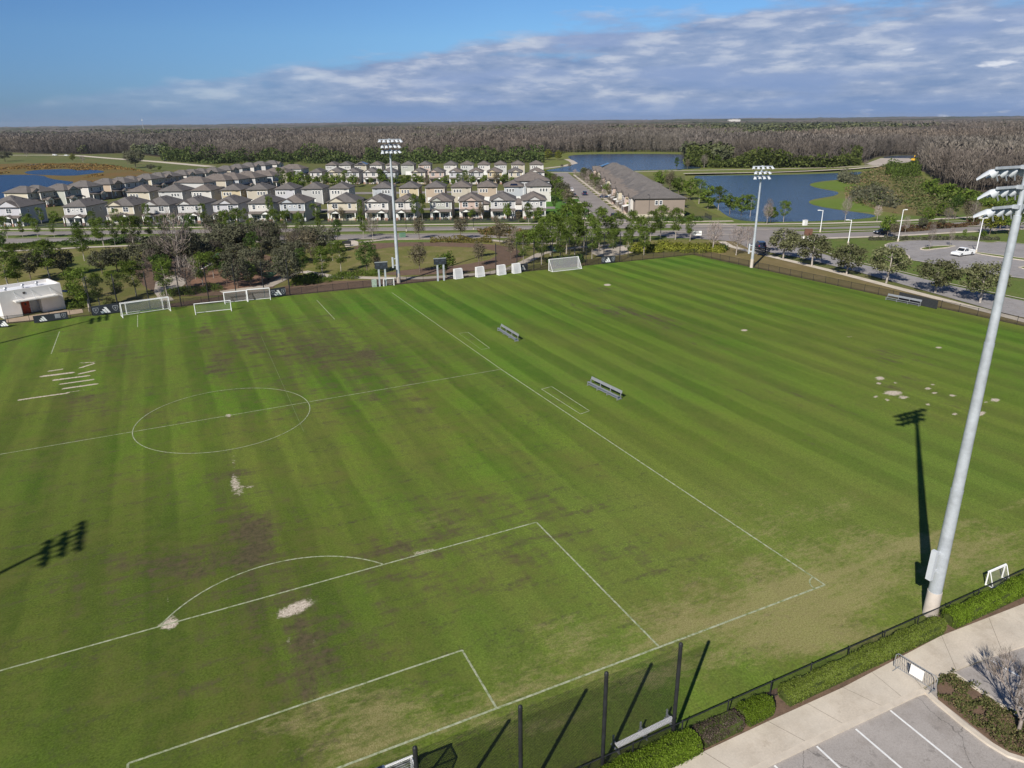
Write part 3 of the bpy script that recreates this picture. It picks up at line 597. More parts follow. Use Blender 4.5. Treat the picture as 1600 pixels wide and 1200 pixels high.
def crown(kind, rng, h):
    if kind == 'pine':                                   # tufts on whorled branches
        cz = h*.34; C = []; 
        for i in range(36):
            f = rng.uniform(0, 1); z = cz+(h*.98-cz)*f; rad = h*.27*math.sin(math.pi*(.18+.74*(1-f)))**.8*rng.uniform(.35, 1.05); a = rng.uniform(0, 6.28)
            C.append((math.cos(a)*rad, math.sin(a)*rad, z))
        C.append((0, 0, h*.97)); per, spr, sz, asp = 40, h*.062, .046*h, .17
    elif kind == 'round':
        C = []
        for i in range(42):
            d = rng.normal(size=3); d /= np.linalg.norm(d); rr = rng.uniform(.45, 1.0)
            C.append((d[0]*rr*h*.34, d[1]*rr*h*.34, h*.56+d[2]*rr*h*.38))
        per, spr, sz, asp = 34, h*.085, .034*h, .62
    elif kind == 'oak':
        C = []
        for i in range(74):
            d = rng.normal(size=3); d /= np.linalg.norm(d); rr = rng.uniform(.5, 1.0)**.7
            C.append((d[0]*rr*h*.44, d[1]*rr*h*.44, h*.60+d[2]*rr*h*.33))
        per, spr, sz, asp = 34, h*.085, .029*h, .62
    elif kind == 'sparse':
        C = []
        for i in range(40):
            d = rng.normal(size=3); d /= np.linalg.norm(d); rr = rng.uniform(.35, 1.0)
            C.append((d[0]*rr*h*.31, d[1]*rr*h*.31, h*.62+d[2]*rr*h*.36))
        per, spr, sz, asp = 26, h*.085, .028*h, .5
    else:                                                # bare: long thin twigs
        n = 420; d = rng.normal(size=(n, 3)); d /= np.linalg.norm(d, axis=1)[:, None]; rr = rng.uniform(.25, 1, n)[:, None]**.6
        c = d*rr*np.array([h*.30, h*.30, h*.36])+np.array([0, 0, h*.62])
        dirn = c-np.array([0, 0, h*.25]); dirn /= np.linalg.norm(dirn, axis=1)[:, None]; dirn += rng.normal(size=(n, 3))*.3
        sd_ = np.cross(dirn, rng.normal(size=(n, 3))); sd_ /= np.linalg.norm(sd_, axis=1)[:, None]
        L = rng.uniform(.06, .13, n)[:, None]*h; wd = .0055*h
        V = np.stack([c-dirn*L*.5-sd_*wd, c-dirn*L*.5+sd_*wd, c+dirn*L*.5+sd_*wd*.4, c+dirn*L*.5-sd_*wd*.4], 1).reshape(-1, 3)
        return V, np.arange(n*4).reshape(n, 4)
    C = np.array(C); cen = np.repeat(C, per, 0); off = rng.normal(size=(len(cen), 3)); off /= np.linalg.norm(off, axis=1)[:, None]
    off *= (rng.uniform(.2, 1, len(cen))**.5)[:, None]*spr*1.5; off[:, 2] *= .75
    nrm_ = off/(np.linalg.norm(off, axis=1)[:, None]+1e-9) + np.array([0, 0, .5])
    return quads(cen+off, rng.uniform(.6, 1.3, len(cen))*sz, asp, rng, 0, nrm_ if kind != 'pine' else None)
TK = dict(  # kind: (crown type, leaf, bark, reference height, trunk r, crown_z, spread, limbs, stems)
    pine=('pine', L_PINE, BARKP, 9, .14, 3.2, 2.0, 14, 1), pinedark=('pine', L_PINE2, BARK, 9, .14, 3.0, 2.0, 12, 1),
    round=('round', L_BUSH, BARK, 7, .13, 2.0, 1.9, 10, 1), oak=('oak', L_OAK, BARKP, 7, .19, 2.2, 2.8, 12, 1),
    oakdark=('oak', L_OAKD, BARK, 9, .18, 2.0, 3.2, 14, 1), sparse=('sparse', L_SPARSE, BARK, 7, .12, 2.2, 2.0, 16, 1),
    bare=('bare', L_TWIG, BARKP, 8, .12, 2.0, 2.3, 22, 1), baredark=('bare', L_TWIGD, BARK, 9, .14, 2.0, 2.6, 24, 1),
    pink=('bare', L_PINK, BARKP, 8, .16, 2.2, 2.4, 24, 1), willow=('round', L_YEL, BARK, 8, .16, 1.5, 2.2, 10, 1))
PROTO = {}
for kd, (ct, lm, bk, h, r, cz, spd, nl, stems) in TK.items():
    PROTO[kd] = []
    for vr in range(3):
        rng = np.random.default_rng(hash(kd) % 1 + sum(map(ord, kd))*7+vr)
        tm = limb_mesh(rng, h*.93, r, cz, spd, nl, 6, stems).mesh('trunk', bk)
        V, Q = crown(ct, rng, h)
        if ct in ('sparse',):
            V2, Q2 = crown('bare', rng, h); Q2 = Q2[:200]+len(V); V = np.vstack([V, V2[:800]]); Q = np.vstack([Q, Q2])
        PROTO[kd].append((tm, raw_mesh('crown', V, Q, lm), h))
TREES = []
KDESC = dict(pine='young green pine with a pale thin trunk', pinedark='dark green pine with a dense crown', round='round leafy green tree', oak='olive green live oak on a pale trunk',
             oakdark='broad grey-green oak', sparse='thin-leaved brownish tree', bare='bare grey winter tree', baredark='bare dark twiggy tree', pink='pale bare tree with fine twigs', willow='bright yellow-green bushy tree')
KNAME = dict(pine='pine_tree', pinedark='pine_tree', round='leafy_tree', oak='oak_tree', oakdark='oak_tree', sparse='thin_leaved_tree', bare='bare_tree', baredark='bare_tree', pink='bare_tree', willow='willow_tree')
def tree(kd, P, h, zone, wide=1.0):
    tm, cm, h0 = PROTO[kd][random.randrange(3)]
    o = thing(KNAME[kd], None, 'tree', (P[0], P[1], -.06), rz=random.uniform(0, 6.28)); s = h/h0
    o.scale = (s*wide, s*wide, s)
    link('trunk', tm, o); link('crown', cm, o)
    TREES.append((o, kd, zone, proj((P[0], P[1], 0))[0])); return o
def trees_px(zone, rows):
    for q in rows:
        u, vb, vt, kd = q[:4]; P = g(u, vb); tree(kd, P, height(P, vt), zone, (q[4] if len(q) > 4 else 1.0)*(1.18 if kd in ('oakdark', 'pine') and zone in (Z1, Z2, Z3) else 1.0))
Z1, Z2, Z3 = 'beside the white building', 'behind the far end fence and netting', 'in the park behind the pitches'
trees_px(Z1, [(14,450,394,'pine',1.3),(48,436,392,'oakdark',.9),(78,434,376,'pine',1.2),(100,430,388,'oakdark',.8),(30,446,408,'pine'),(118,470,420,'pine',.9)])
Z2 = 'behind the far end fence and netting'
trees_px(Z2, [(140,486,418,'pine',1.1),(156,478,428,'pine',.8),(183,471,424,'pine'),(213,462,407,'pine',1.1),(258,458,398,'pinedark'),(294,458,396,'bare'),(262,466,405,'pine',.8),
  (318,449,396,'pine',.95),(372,449,400,'oakdark',.95),(392,446,405,'round',.8),(452,448,388,'oakdark',.75),(474,433,388,'pinedark'),(441,438,396,'round',.8),(505,437,386,'pine',.9),(533,425,378,'pine',.8),(574,429,377,'pinedark',1.15),(590,427,392,'sparse',.7)])
Z3 = 'in the park behind the pitches'
trees_px(Z3, [(132,407,360,'pine',.9),(184,424,383,'oakdark'),(230,424,374,'oakdark'),(252,420,368,'baredark',1.2),(240,432,385,'baredark'),(281,428,326,'bare',.9),(300,420,360,'oakdark',.8),(268,415,370,'oakdark'),
  (322,408,362,'oakdark'),(340,412,372,'baredark'),(362,398,344,'oakdark'),(384,400,344,'oakdark'),(400,412,362,'pinedark',.9),(352,416,382,'round'),(410,402,352,'baredark'),(424,392,350,'oakdark',.8),(296,400,352,'baredark'),
  (468,397,354,'baredark',1.1),(486,400,356,'sparse',1.2),(505,396,350,'oakdark',.9),(528,379,343,'pinedark',.8),(492,410,378,'sparse'),(520,407,380,'pine',.9),(456,392,360,'sparse'),
  (656,425,378,'sparse'),(697,432,387,'round',.95),(748,415,375,'sparse',.9),(798,404,364,'sparse',.9),(781,381,343,'sparse'),(720,374,336,'sparse',1.05),(655,373,338,'sparse'),(583,376,337,'bare'),(568,371,336,'pine',.9),(806,384,352,'bare',.9),
  (70,420,384,'oakdark'),(248,410,364,'oakdark'),(285,412,360,'oakdark',.9),(315,418,374,'oakdark'),(346,404,356,'oakdark'),(372,418,376,'oakdark'),(395,424,384,'oakdark',.9),(428,404,366,'oakdark'),(440,420,384,'oakdark',.8),(330,396,348,'bare'),(306,436,398,'bare',.9),(462,412,372,'oakdark'),(160,428,388,'oakdark',.8),(30,420,380,'pine'),(352,430,390,'oakdark',.8),(334,434,394,'pine'),(410,440,402,'oakdark',.9),(386,440,402,'bare'),(355,446,408,'pinedark',.8),(228,446,404,'baredark',.9),(416,384,338,'oakdark'),(446,386,346,'baredark'),(478,386,350,'oakdark'),(8,402,362,'pinedark'),(210,400,362,'baredark',.8),(690,422,398,'round',.6)])
Z4 = 'beside the boulevard'
trees_px(Z4, [(12,372,338,'pine'),(36,370,346,'pine',.9),(60,372,342,'pine'),(85,370,344,'pine',.8),(128,383,346,'pinedark',.9),(148,378,344,'pine'),(162,384,340,'pine',1.1),(180,382,344,'pine'),(197,378,338,'pine',.8),(208,380,337,'pine'),(218,378,338,'pine',.85),(236,376,340,'pine',.9),
  (258,372,336,'pine'),(300,374,334,'pinedark'),(338,370,332,'oakdark'),(352,372,330,'pine',.9),(374,370,326,'pine'),(395,372,340,'pine'),(432,372,328,'pine'),(446,366,330,'pine',.8),(470,376,334,'pine',.8),(500,374,340,'pine',.7),
  (1032,372,322,'pine'),(1016,376,330,'pine'),(1055,374,326,'pine'),(1078,376,334,'pine',.8),(985,380,330,'pine'),(962,382,332,'pine',1.1),(1000,370,334,'round',.7)])
Z5 = 'in front of the first house row'
trees_px(Z5, [(20,352,326,'round'),(44,354,330,'round'),(66,352,324,'pine',.9),(88,350,328,'round'),(146,352,330,'pine'),(182,352,326,'pine'),(232,352,318,'pine',.6),(270,350,332,'round',.8),(318,350,318,'pine',.8),(352,350,326,'round'),(384,350,326,'pine',.8),
  (424,347,307,'pine',.55),(446,348,324,'round',.9),(466,348,327,'round',.7),(494,347,318,'pine',1.1),(534,346,322,'sparse',.7),(563,346,312,'pine',.55),(580,346,332,'sparse',.7),(648,345,304,'pine',.7),(660,346,304,'pine',.6),(737,345,323,'round',.8),(752,346,314,'sparse',.6),
  (792,346,312,'round',.6),(810,348,328,'sparse',.9),(826,350,318,'pine'),(842,352,322,'round'),(775,352,336,'sparse',1.3)])
Z6 = 'behind the far right goal'
trees_px(Z6, [(818,414,362,'pine'),(846,413,354,'pine'),(860,398,334,'pine',1.1),(875,411,352,'pine',.9),(885,396,322,'pine'),(898,402,340,'pine'),(912,392,316,'pine'),(925,404,346,'pine',.9),(936,392,326,'pine'),(900,384,322,'pine'),(870,386,336,'pine'),(957,401,358,'pine',.8),(981,402,362,'pine',.8),(1006,398,354,'pine',1.0),
  (835,392,350,'round'),(850,380,340,'pine'),(950,388,340,'pine')])
Z7 = 'by the field corner and lane'
trees_px(Z7, [(1114,393,342,'pink',.95),(1150,398,350,'pink'),(1168,387,350,'pink',.85)])
Z8 = 'on the verge of the side lane'
trees_px(Z8, [(1223.5,405,354,'oak',1.02),(1268.5,415,362,'oak',1.1),(1322.5,428,377,'oak',1.1),(1385,441,380,'oak',1.05),(1461,457,401,'oak',1.18),(1531,472,405,'oak',1.05)])
Z9 = 'on the near shore of the big lake'
trees_px(Z9, [(1198,350,316,'bare',.9),(1204,347,319,'round'),(1224,347,314,'pine'),(1032,296,262,'round'),(1046,300,266,'sparse'),(1060,306,272,'round'),(1078,312,276,'round'),(1092,318,280,'pine',1.2),(1106,326,288,'round'),(1122,328,292,'pine',1.2),(1140,334,298,'round'),(1158,336,302,'round'),(1172,338,304,'pine'),(1050,318,300,'sparse'),(1068,322,304,'sparse'),(1320,346,304,'bare',.7),(1370,345,318,'pink',.8),(1200,345,308,'bare',.6)])
Z10 = 'along the residential street'
st_ = []
for i, t in enumerate(np.linspace(180, 345, 15)):
    tree(('round', 'bare', 'oakdark', 'round', 'sparse')[i % 5], W(75.5+random.uniform(-.8, .8), t), random.uniform(5, 7.5), Z10)
for i, t in enumerate(np.linspace(182, 350, 9)):
    tree(('bare', 'bare', 'pink')[i % 3], W(71.6, t), random.uniform(4.5, 6), Z10)
for i, t in enumerate(np.linspace(176, 330, 9)):
    tree(('round', 'sparse', 'round', 'oakdark')[i % 4], W(54.5+random.uniform(-1, 1), t), random.uniform(5, 8), Z10)
Z11 = 'between the middle house rows'
trees_px(Z11, [(440,296,262,'pine',1.1),(458,296,264,'round'),(470,298,266,'round'),(482,290,270,'round'),(512,290,268,'round'),(528,292,270,'round'),(540,290,266,'pine'),(580,288,276,'round'),(594,288,264,'pine'),(600,288,270,'round'),(626,290,272,'round'),(650,290,270,'round'),(660,290,272,'round'),(708,292,276,'round',.8),(728,288,266,'pine'),(738,290,272,'round'),(775,288,268,'sparse'),(788,290,268,'round'),(552,292,270,'round'),(505,294,274,'pine'),(520,292,272,'round'),(494,292,272,'round'),(615,292,272,'round'),(636,292,270,'round'),(668,294,276,'sparse'),(682,292,276,'round'),(694,294,274,'round'),(718,292,272,'pine'),(756,290,272,'round'),(800,290,274,'round'),(384,292,276,'round'),(408,294,276,'round'),(428,292,270,'round'),(862,300,278,'round'),(868,315,290,'round'),(866,330,305,'pinedark',.7),(318,286,272,'round'),(345,296,282,'willow'),(456,262,248,'round'),(368,264,252,'round'),(560,290,276,'sparse')])
Z12 = 'by the car park and boulevard at right'
trees_px(Z12, [(1386,370,331,'round',.85),(1396,372,346,'sparse'),(1414,364,336,'bare',.7),(1448,352,322,'round'),(1440,358,338,'oakdark',.8),(1470,356,340,'oakdark',.7),(1480,352,322,'bare'),(1492,342,304,'pinedark'),(1470,338,314,'round'),(1520,352,312,'bare',.8),(1510,345,310,'sparse'),(1546,366,318,'willow'),(1562,358,312,'round'),(1576,366,322,'round'),(1452,391,345,'bare',.5),(1484,384,352,'bare',.5),(1506,370,357,'round',.7),(1535,374,357,'round',.7),(1592,360,318,'pinedark')])
Z13 = 'around the left pond and meadow'
trees_px(Z13, [(8,252,234,'oakdark',1.5),(114,252,239,'willow'),(130,254,242,'pink',1.2),(212,262,232,'oakdark',1.25),(200,258,238,'baredark'),(236,266,256,'oakdark',1.5),(250,266,258,'round',1.3),(42,245,234,'bare',1.3)])
Z14 = 'on the shore of the far lake'
trees_px(Z14, [(856,250,232,'willow',1.2),(872,250,234,'willow',1.2),(842,252,236,'round'),(1057,266,246,'pinedark',.8),(1074,264,248,'sparse'),(1100,262,240,'bare'),(1120,260,240,'round'),(944,268,256,'round'),(930,268,258,'round'),(878,262,256,'sparse',1.6),(890,262,255,'sparse',1.6),(1352,263,248,'bare')])
from collections import Counter
def number_labels(recs, fmt):
    byk = {}
    for o, key, zone, u in recs: byk.setdefault((key, zone), []).append((u, o))
    for (key, zone), L in byk.items():
        L.sort(key=lambda q: q[0])
        for i, (u, o) in enumerate(L): o['label'] = fmt(key, zone, i, len(L)); o['group'] = zone_group(zone, key)
def zone_group(zone, key): return ('trees ' if key in KDESC else '')+zone
number_labels(TREES, lambda kd, zn, i, n: KDESC[kd]+' '+zn if n == 1 else KDESC[kd]+' '+zn+', '+ORD[i]+' from left')
SHORT = {}
for o, kd, zn, u in TREES:
    while len(o['label'].split()) > 16:
      if 'on a pale trunk' in o['label']: o['label'] = o['label'].replace(' on a pale trunk', '')
      elif True: o['label'] = o['label'].replace('with a pale thin trunk', '').replace('with a dense crown', '').replace('with fine twigs', '').replace('  ', ' ')

# near corner bare tree: forked stems and fine twigs
rng = np.random.default_rng(5)
P = g(1592, 1142); t = thing('crape_myrtle_tree', 'bare multi-stemmed small tree in the planter bed by the car park', 'tree', (P[0], P[1], 0))
tr = MB(); tw_c = []; 
def grow(p, d, L, r, dep):
    q = p+d*L; tr.tube(p, q, r, r*.72, 6, 0, False)
    if dep == 0: return
    for _ in range(3 if dep > 2 else 4):
        nd = (d+Vector((rng.normal()*.34, rng.normal()*.34, rng.normal()*.18+.12))).normalized(); grow(q, nd, L*rng.uniform(.62, .88), r*.62, dep-1)
tr.tube((0, 0, -.1), (-.03, .02, .75), .11, .085, 8)
for i in range(5):
    a = i*1.256+.4; grow(Vector((-.03, .02, .7)), Vector((math.cos(a)*.62, math.sin(a)*.62, 1)).normalized(), 1.05, .055, 4)
split = [i for i, f in enumerate(tr.f)]
tr.build('trunk', mat('myrtle_bark', (.30, .25, .22), .9, .2, 5), t)
tips = np.array([v for v in tr.v if v[2] > 1.6]); tips = tips[rng.integers(0, len(tips), 2600)]
d = tips-np.array([0, 0, .4]); d /= np.linalg.norm(d, axis=1)[:, None]; d += rng.normal(size=d.shape)*.35
sdv = np.cross(d, rng.normal(size=d.shape)); sdv /= np.linalg.norm(sdv, axis=1)[:, None]; L = rng.uniform(.12, .34, len(d))[:, None]; wd = .0055
V = np.stack([tips-sdv*wd, tips+sdv*wd, tips+d*L+sdv*wd*.5, tips+d*L-sdv*wd*.5], 1).reshape(-1, 3)
link('crown', raw_mesh('crown', V, np.arange(len(V)).reshape(-1, 4), L_TWIGD), t)

# ------------------------------------------------------------------ hedges and shrubs
def hedge(name, pts, w_, h, m, label, dens=900, core=(.055, .075, .014), leaf=.038, extra=None):
    """pts: ground centre line in world coordinates"""
    P = [Vector((*p, 0)) for p in pts]; mb = MB(); rng = np.random.default_rng(len(label)*13)
    cs = []; nn = []
    for a, b in zip(P[:-1], P[1:]):
        d = (b-a); L = d.length; d.normalize(); n_ = Vector((-d.y, d.x, 0)); 
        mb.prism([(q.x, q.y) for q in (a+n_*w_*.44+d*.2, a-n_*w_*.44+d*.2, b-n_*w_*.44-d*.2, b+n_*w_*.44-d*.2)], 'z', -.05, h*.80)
        N = int(L*(w_+2*h)*dens); s = rng.uniform(0, L, N); ph = rng.uniform(0, math.pi, N)
        bump = 1+.06*np.sin(s*1.9+1)+.05*np.sin(s*4.3+ph*3)+.05*np.sin(s*.7+2)+rng.normal(size=N)*.06
        lat = np.cos(ph)*w_*.5; lat = np.sign(lat)*np.abs(lat)**.7*(w_*.5)**.3; z = np.sin(ph)**.42*h
        end = np.minimum(1, np.minimum(s, L-s)/.35+.5)
        lat = lat*bump*end; z = z*bump*(.8+.2*end)*rng.uniform(.72, 1.0, N)**.4
        c = np.array(a)[None]+np.outer(s, np.array(d))+np.outer(lat, np.array(n_)); c[:, 2] = z
        cs.append(c); nr = np.outer(np.cos(ph), np.array(n_)); nr[:, 2] = np.sin(ph); nn.append(nr)
    c = np.vstack(cs); nr = np.vstack(nn); V, Q = quads(c, rng.uniform(.6, 1.5, len(c))*leaf, .65, rng, 0, nr)
    o = link(name, raw_mesh(name, V, Q, m)); tag(o, label, 'hedge')
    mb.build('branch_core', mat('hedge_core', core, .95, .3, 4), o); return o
def along(a, b, off, off_b=None):
    A, Bq = Vector(a), Vector(b); d = (Bq-A).normalized(); n_ = Vector((d.y, -d.x)); return [tuple(A+n_*off), tuple(Bq+n_*(off if off_b is None else off_b))]
FY = -57.6
def fx(u, v, z=1.1): return g(u, v, z)[0]
def hy(u, v): return g(u, v)[1]
hedge('hedge', [(6.0, FY-.75), (17.4, FY-.62)], 1.3, .85, L_HEDGE, 'bright green clipped hedge below the white bench and netting posts')
hedge('dry_hedge', [(17.5, FY-.55), (20.4, FY-.55)], 1.05, .75, L_DRYBUSH, 'dead brown twiggy hedge section between two green ones', dens=420, core=(.06, .045, .034))
hedge('hedge', [(20.5, FY-.55), (22.6, FY-.52)], 1.05, .9, L_HEDGE, 'short rounded bright green hedge beside the dead section')
hedge('hedge', [(23.5, FY-.52), (37.0, FY-.52)], .95, .9, L_HEDGE_OLD, 'long dull green hedge ending at the light pole')
hedge('hedge', [(37.7, FY-.52), (60, FY-.52)], 1.0, 1.0, L_HEDGE, 'thick bright green hedge running past the light pole to the picture edge')
def ground_cover(name, poly, n, h, m, label, leaf=.09, kind='stuff', clump=None, gap=-.6):
    P = np.array([g(*p) for p in poly]); rng = np.random.default_rng(len(poly)*5+n)
    mn, mx_ = P.min(0), P.max(0); out = []
    while sum(map(len, out)) < n:
        q = rng.uniform(mn, mx_, (n*2, 2)); ins = np.zeros(len(q), bool)
        for i in range(len(P)):
            a, b = P[i], P[(i+1) % len(P)]
            c = ((a[1] > q[:, 1]) != (b[1] > q[:, 1])) & (q[:, 0] < (b[0]-a[0])*(q[:, 1]-a[1])/(b[1]-a[1]+1e-12)+a[0]); ins ^= c
        out.append(q[ins])
    q = np.vstack(out)[:n]; z = rng.uniform(0, 1, n)**.7*h
    if clump:
      kp = np.sin(q[:, 0]/clump*1.1+1)*np.sin(q[:, 1]/clump*1.37+.5)+.6*np.sin(q[:, 0]/clump*.43+2)*np.sin(q[:, 1]/clump*.51) > -.15+gap; q = q[kp]; z = z[kp]; n = len(q)
      z *= np.clip(.55+.75*np.sin(q[:, 0]/clump+1)*np.sin(q[:, 1]/clump*1.3)+.3*np.sin(q[:, 0]/clump*2.7+q[:, 1]/clump*2.1), .08, 1.4)
    V, Q = quads(np.column_stack([q, z]), rng.uniform(.6, 1.5, n)*leaf, .6, rng, .5)
    return tag(link(name, raw_mesh(name, V, Q, m)), label, None, None, kind)
ground_cover('ground_cover', PLT, 7000, .42, L_GRASSY, 'patchy low planting in the kerbed planter bed', .055, clump=.45)
WET = [(1318,292),(1345,272),(1372,262),(1420,258),(1445,280),(1455,300),(1490,312),(1492,335),(1440,338),(1390,332),(1350,322),(1322,312),(1320,304),(1345,300)]
sheet('marsh', WET, -.10, grass_mat('reed_bed', (.11,.12,.035), (.15,.125,.05), (.21,.15,.08), s1=.05, s2=.12), smooth=1)
ground_cover('wetland_shrubs', WET, 14000, 2.8, leaf_mat('wetland_leaves', (.10, .130, .040), .5, .2, (.17, .15, .08)), 'olive marsh shrubs on the lake peninsula', .42, clump=6, gap=.25)
ground_cover('wetland_grasses', WET[:-1], 6000, 1.5, leaf_mat('marsh_straw', (.21, .155, .085), .4, .2, (.14, .13, .06)), 'straw and rust coloured marsh grasses on the lake peninsula', .38, clump=9, gap=.2)
ground_cover('wetland_shrubs', [(1330,300),(1385,296),(1410,318),(1400,326),(1345,318),(1325,312)], 5500, 3.6, L_OAKD, 'grey-green shrubs behind the nearer spit', .42, clump=4, gap=-.2)
ground_cover('wetland_shrubs', [(1306,282),(1322,275),(1340,279),(1345,287),(1318,287)], 2500, 4.0, L_OAKD, 'dark shrub clump on the grassy spit', .42, clump=4)
ground_cover('wetland_shrubs', [(1385,262),(1432,258),(1440,276),(1400,282),(1382,274)], 5500, 5.0, leaf_mat('wet_green', (.10, .145, .03), .5, .25), 'bright green thicket beside the near bare woods', .5, clump=6, gap=-.3)
ground_cover('shrub_fringe', [(1068,260),(1100,262),(1200,263),(1300,262),(1345,258),(1340,252),(1200,256),(1075,253)], 20000, 9.0, leaf_mat('fringe_leaves', (.095, .125, .030), .5, .25, (.17, .19, .06)), 'light green brush along the foot of the woods by the far road', .9, clump=14)
ground_cover('shrub_fringe', [(1436,292),(1450,296),(1500,309),(1600,312),(1640,330),(1480,318),(1450,306)], 9000, 4.0, L_BUSH, 'green underbrush below the near bare woods', .6, clump=8)
ground_cover('bush_belt', [(0,388),(120,383),(260,378),(420,374),(440,370),(420,368),(260,372),(0,382)], 9000, 1.1, L_PINE2, 'low dark planting along the boulevard pavement', .22, clump=4)
WE = leaf_mat('wood_edge_leaves', (.070, .100, .030), .5, .25, (.12, .14, .05))
ground_cover('wood_edge_brush', [(255,252),(330,256),(430,254),(520,256),(640,256),(640,250),(420,249),(250,247)], 30000, 10.5, WE, 'green brush and young pines along the woods behind the rooftops', .9, clump=12, gap=-.2)
ground_cover('wood_edge_brush', [(640,256),(850,254),(850,249),(640,249)], 16000, 8.5, WE, 'green brush along the woods behind the far rooftops', .9, clump=10, gap=-.1)
ground_cover('bush_belt', [(745,362),(790,360),(840,366),(830,374),(790,370),(750,366)], 5000, 1.6, leaf_mat('median_leaves', (.085, .085, .030), .5, .2, (.20, .10, .05)), 'mixed green and rusty planting in the boulevard median', .22, clump=3)
ground_cover('bush_belt', [(1385,364),(1440,361),(1530,352),(1530,348),(1440,355),(1385,358)], 4000, 1.4, leaf_mat('median_leaves_red', (.10, .06, .035), .5, .2, (.08, .09, .03)), 'reddish low planting in the median at right', .25, clump=3)
ground_cover('bush_belt', [(672,375),(700,373),(770,374),(768,379),(700,379),(672,379)], 2600, 1.0, leaf_mat('bed_grasses', (.19, .17, .045), .5, .25, (.13, .09, .05)), 'yellowish ornamental grasses bordering the oval lawn', .2, clump=2)
ground_cover('marsh_reeds', [(-40,268),(60,256),(150,256),(210,264),(262,274),(240,286),(160,290),(110,284),(150,272),(100,262),(40,266),(0,272)], 9000, 1.1, leaf_mat('marsh_reed_leaves', (.20, .12, .04), .4, .2, (.13, .12, .045)), 'rust-coloured reeds around the left pond', .6, clump=22, gap=.1)
def bush_proto(name, m, rng, w_, h, n, leaf, spiky=False):
    d = rng.normal(size=(n, 3)); d[:, 2] = np.abs(d[:, 2]); d /= np.linalg.norm(d, axis=1)[:, None]
    rr = rng.uniform(.45, 1, n)[:, None]**.5; lump = 1+.25*np.sin(d[:, :1]*7)*np.cos(d[:, 1:2]*6)
    c = d*rr*lump*np.array([w_/2, w_/2, h]); V, Q = quads(c, rng.uniform(.6, 1.4, n)*leaf, .2 if spiky else .6, rng, 0, None if spiky else d)
    return raw_mesh(name, V, Q, m)
BUSH = [bush_proto('shrub', L_BUSH, np.random.default_rng(s), 2.2, 1.3, 420, .17, True) for s in (1, 2)]
BUSHD = [bush_proto('shrub', L_PINE2, np.random.default_rng(s), 2.4, 1.3, 420, .16) for s in (3, 4)]
BUSHY = [bush_proto('shrub', L_YEL, np.random.default_rng(s), 2.4, 1.5, 460, .16) for s in (5, 6)]
HB = [bush_proto('shrub', L_OAKD, np.random.default_rng(s), 1.7, 1.0, 260, .15) for s in (7, 8)]
def bushes(spots, protos, label, group, sc_=1.0):
    for (u, v) in spots:
        p = g(u+random.uniform(-1, 1), v); o = link('shrub', random.choice(protos)); o.location = (p[0], p[1], -.08); o.rotation_euler.z = random.uniform(0, 6)
        s = sc_*random.uniform(.8, 1.2); o.scale = (s, s, s*random.uniform(.85, 1.15)); tag(o, label, 'shrub', group)
bushes([(x, 466-.16*(x-258)+random.uniform(-5, 1)) for x in range(262, 345, 6)], BUSH, 'spiky green palmetto shrub in the bed beside the big far goal', 'palmettos beside the far goal')
bushes([(x, 448-.14*(x-450)+random.uniform(-5, 1)) for x in range(462, 590, 7)], BUSH, 'spiky green palmetto shrub in the bed left of the scoreboard', 'palmettos by the scoreboard')
bushes([(x, 440-.1*(x-450)+random.uniform(-3, 1)) for x in range(464, 495, 7)], BUSHD, 'dark rounded shrub behind the palmetto bed', 'dark shrubs behind the palmettos')
bushes([(x, 391-.01*(x-990)+random.uniform(-3, 4)) for x in range(992, 1128, 6)], BUSHY, 'yellow-green shrub in the bed by the far field corner', 'yellow-green shrubs by the far corner', 1.3)
bushes([(x, 389+random.uniform(-1, 2)) for x in (1122, 1130)], BUSHD, 'dark green shrub at the end of the yellow-green bed', 'dark shrubs at the bed end', 1.3)
bushes([(x, 374.8-.003*(x-1360)) for x in range(1360, 1560, 6)], HB, 'small clipped dark shrub in a row along the car park edge', 'clipped shrubs along the car park', 1.0)
bushes([(x, 412+random.uniform(-3, 3)) for x in (862, 870, 878, 890, 905)], BUSHD, 'dark shrub under the tall pines by the right goal', 'dark shrubs under the pines', 1.4)
bushes([(132,478),(124,470),(116,482),(112,470),(126,462),(146,470),(170,474)], BUSH, 'spiky shrub by the corner of the white building', 'shrubs by the white building')
bushes([(x, 345+random.uniform(-1, 1)) for x in range(1030, 1100, 7)], BUSHD, 'low dark shrub behind the townhouse fence', 'shrubs behind the townhouses', 1.1)
bushes([(x, 344+random.uniform(-1.0, .5)) for x in range(510, 800, 11)], HB, 'low shrub at the foot of the first house row', 'shrubs in front of the first houses', .9)

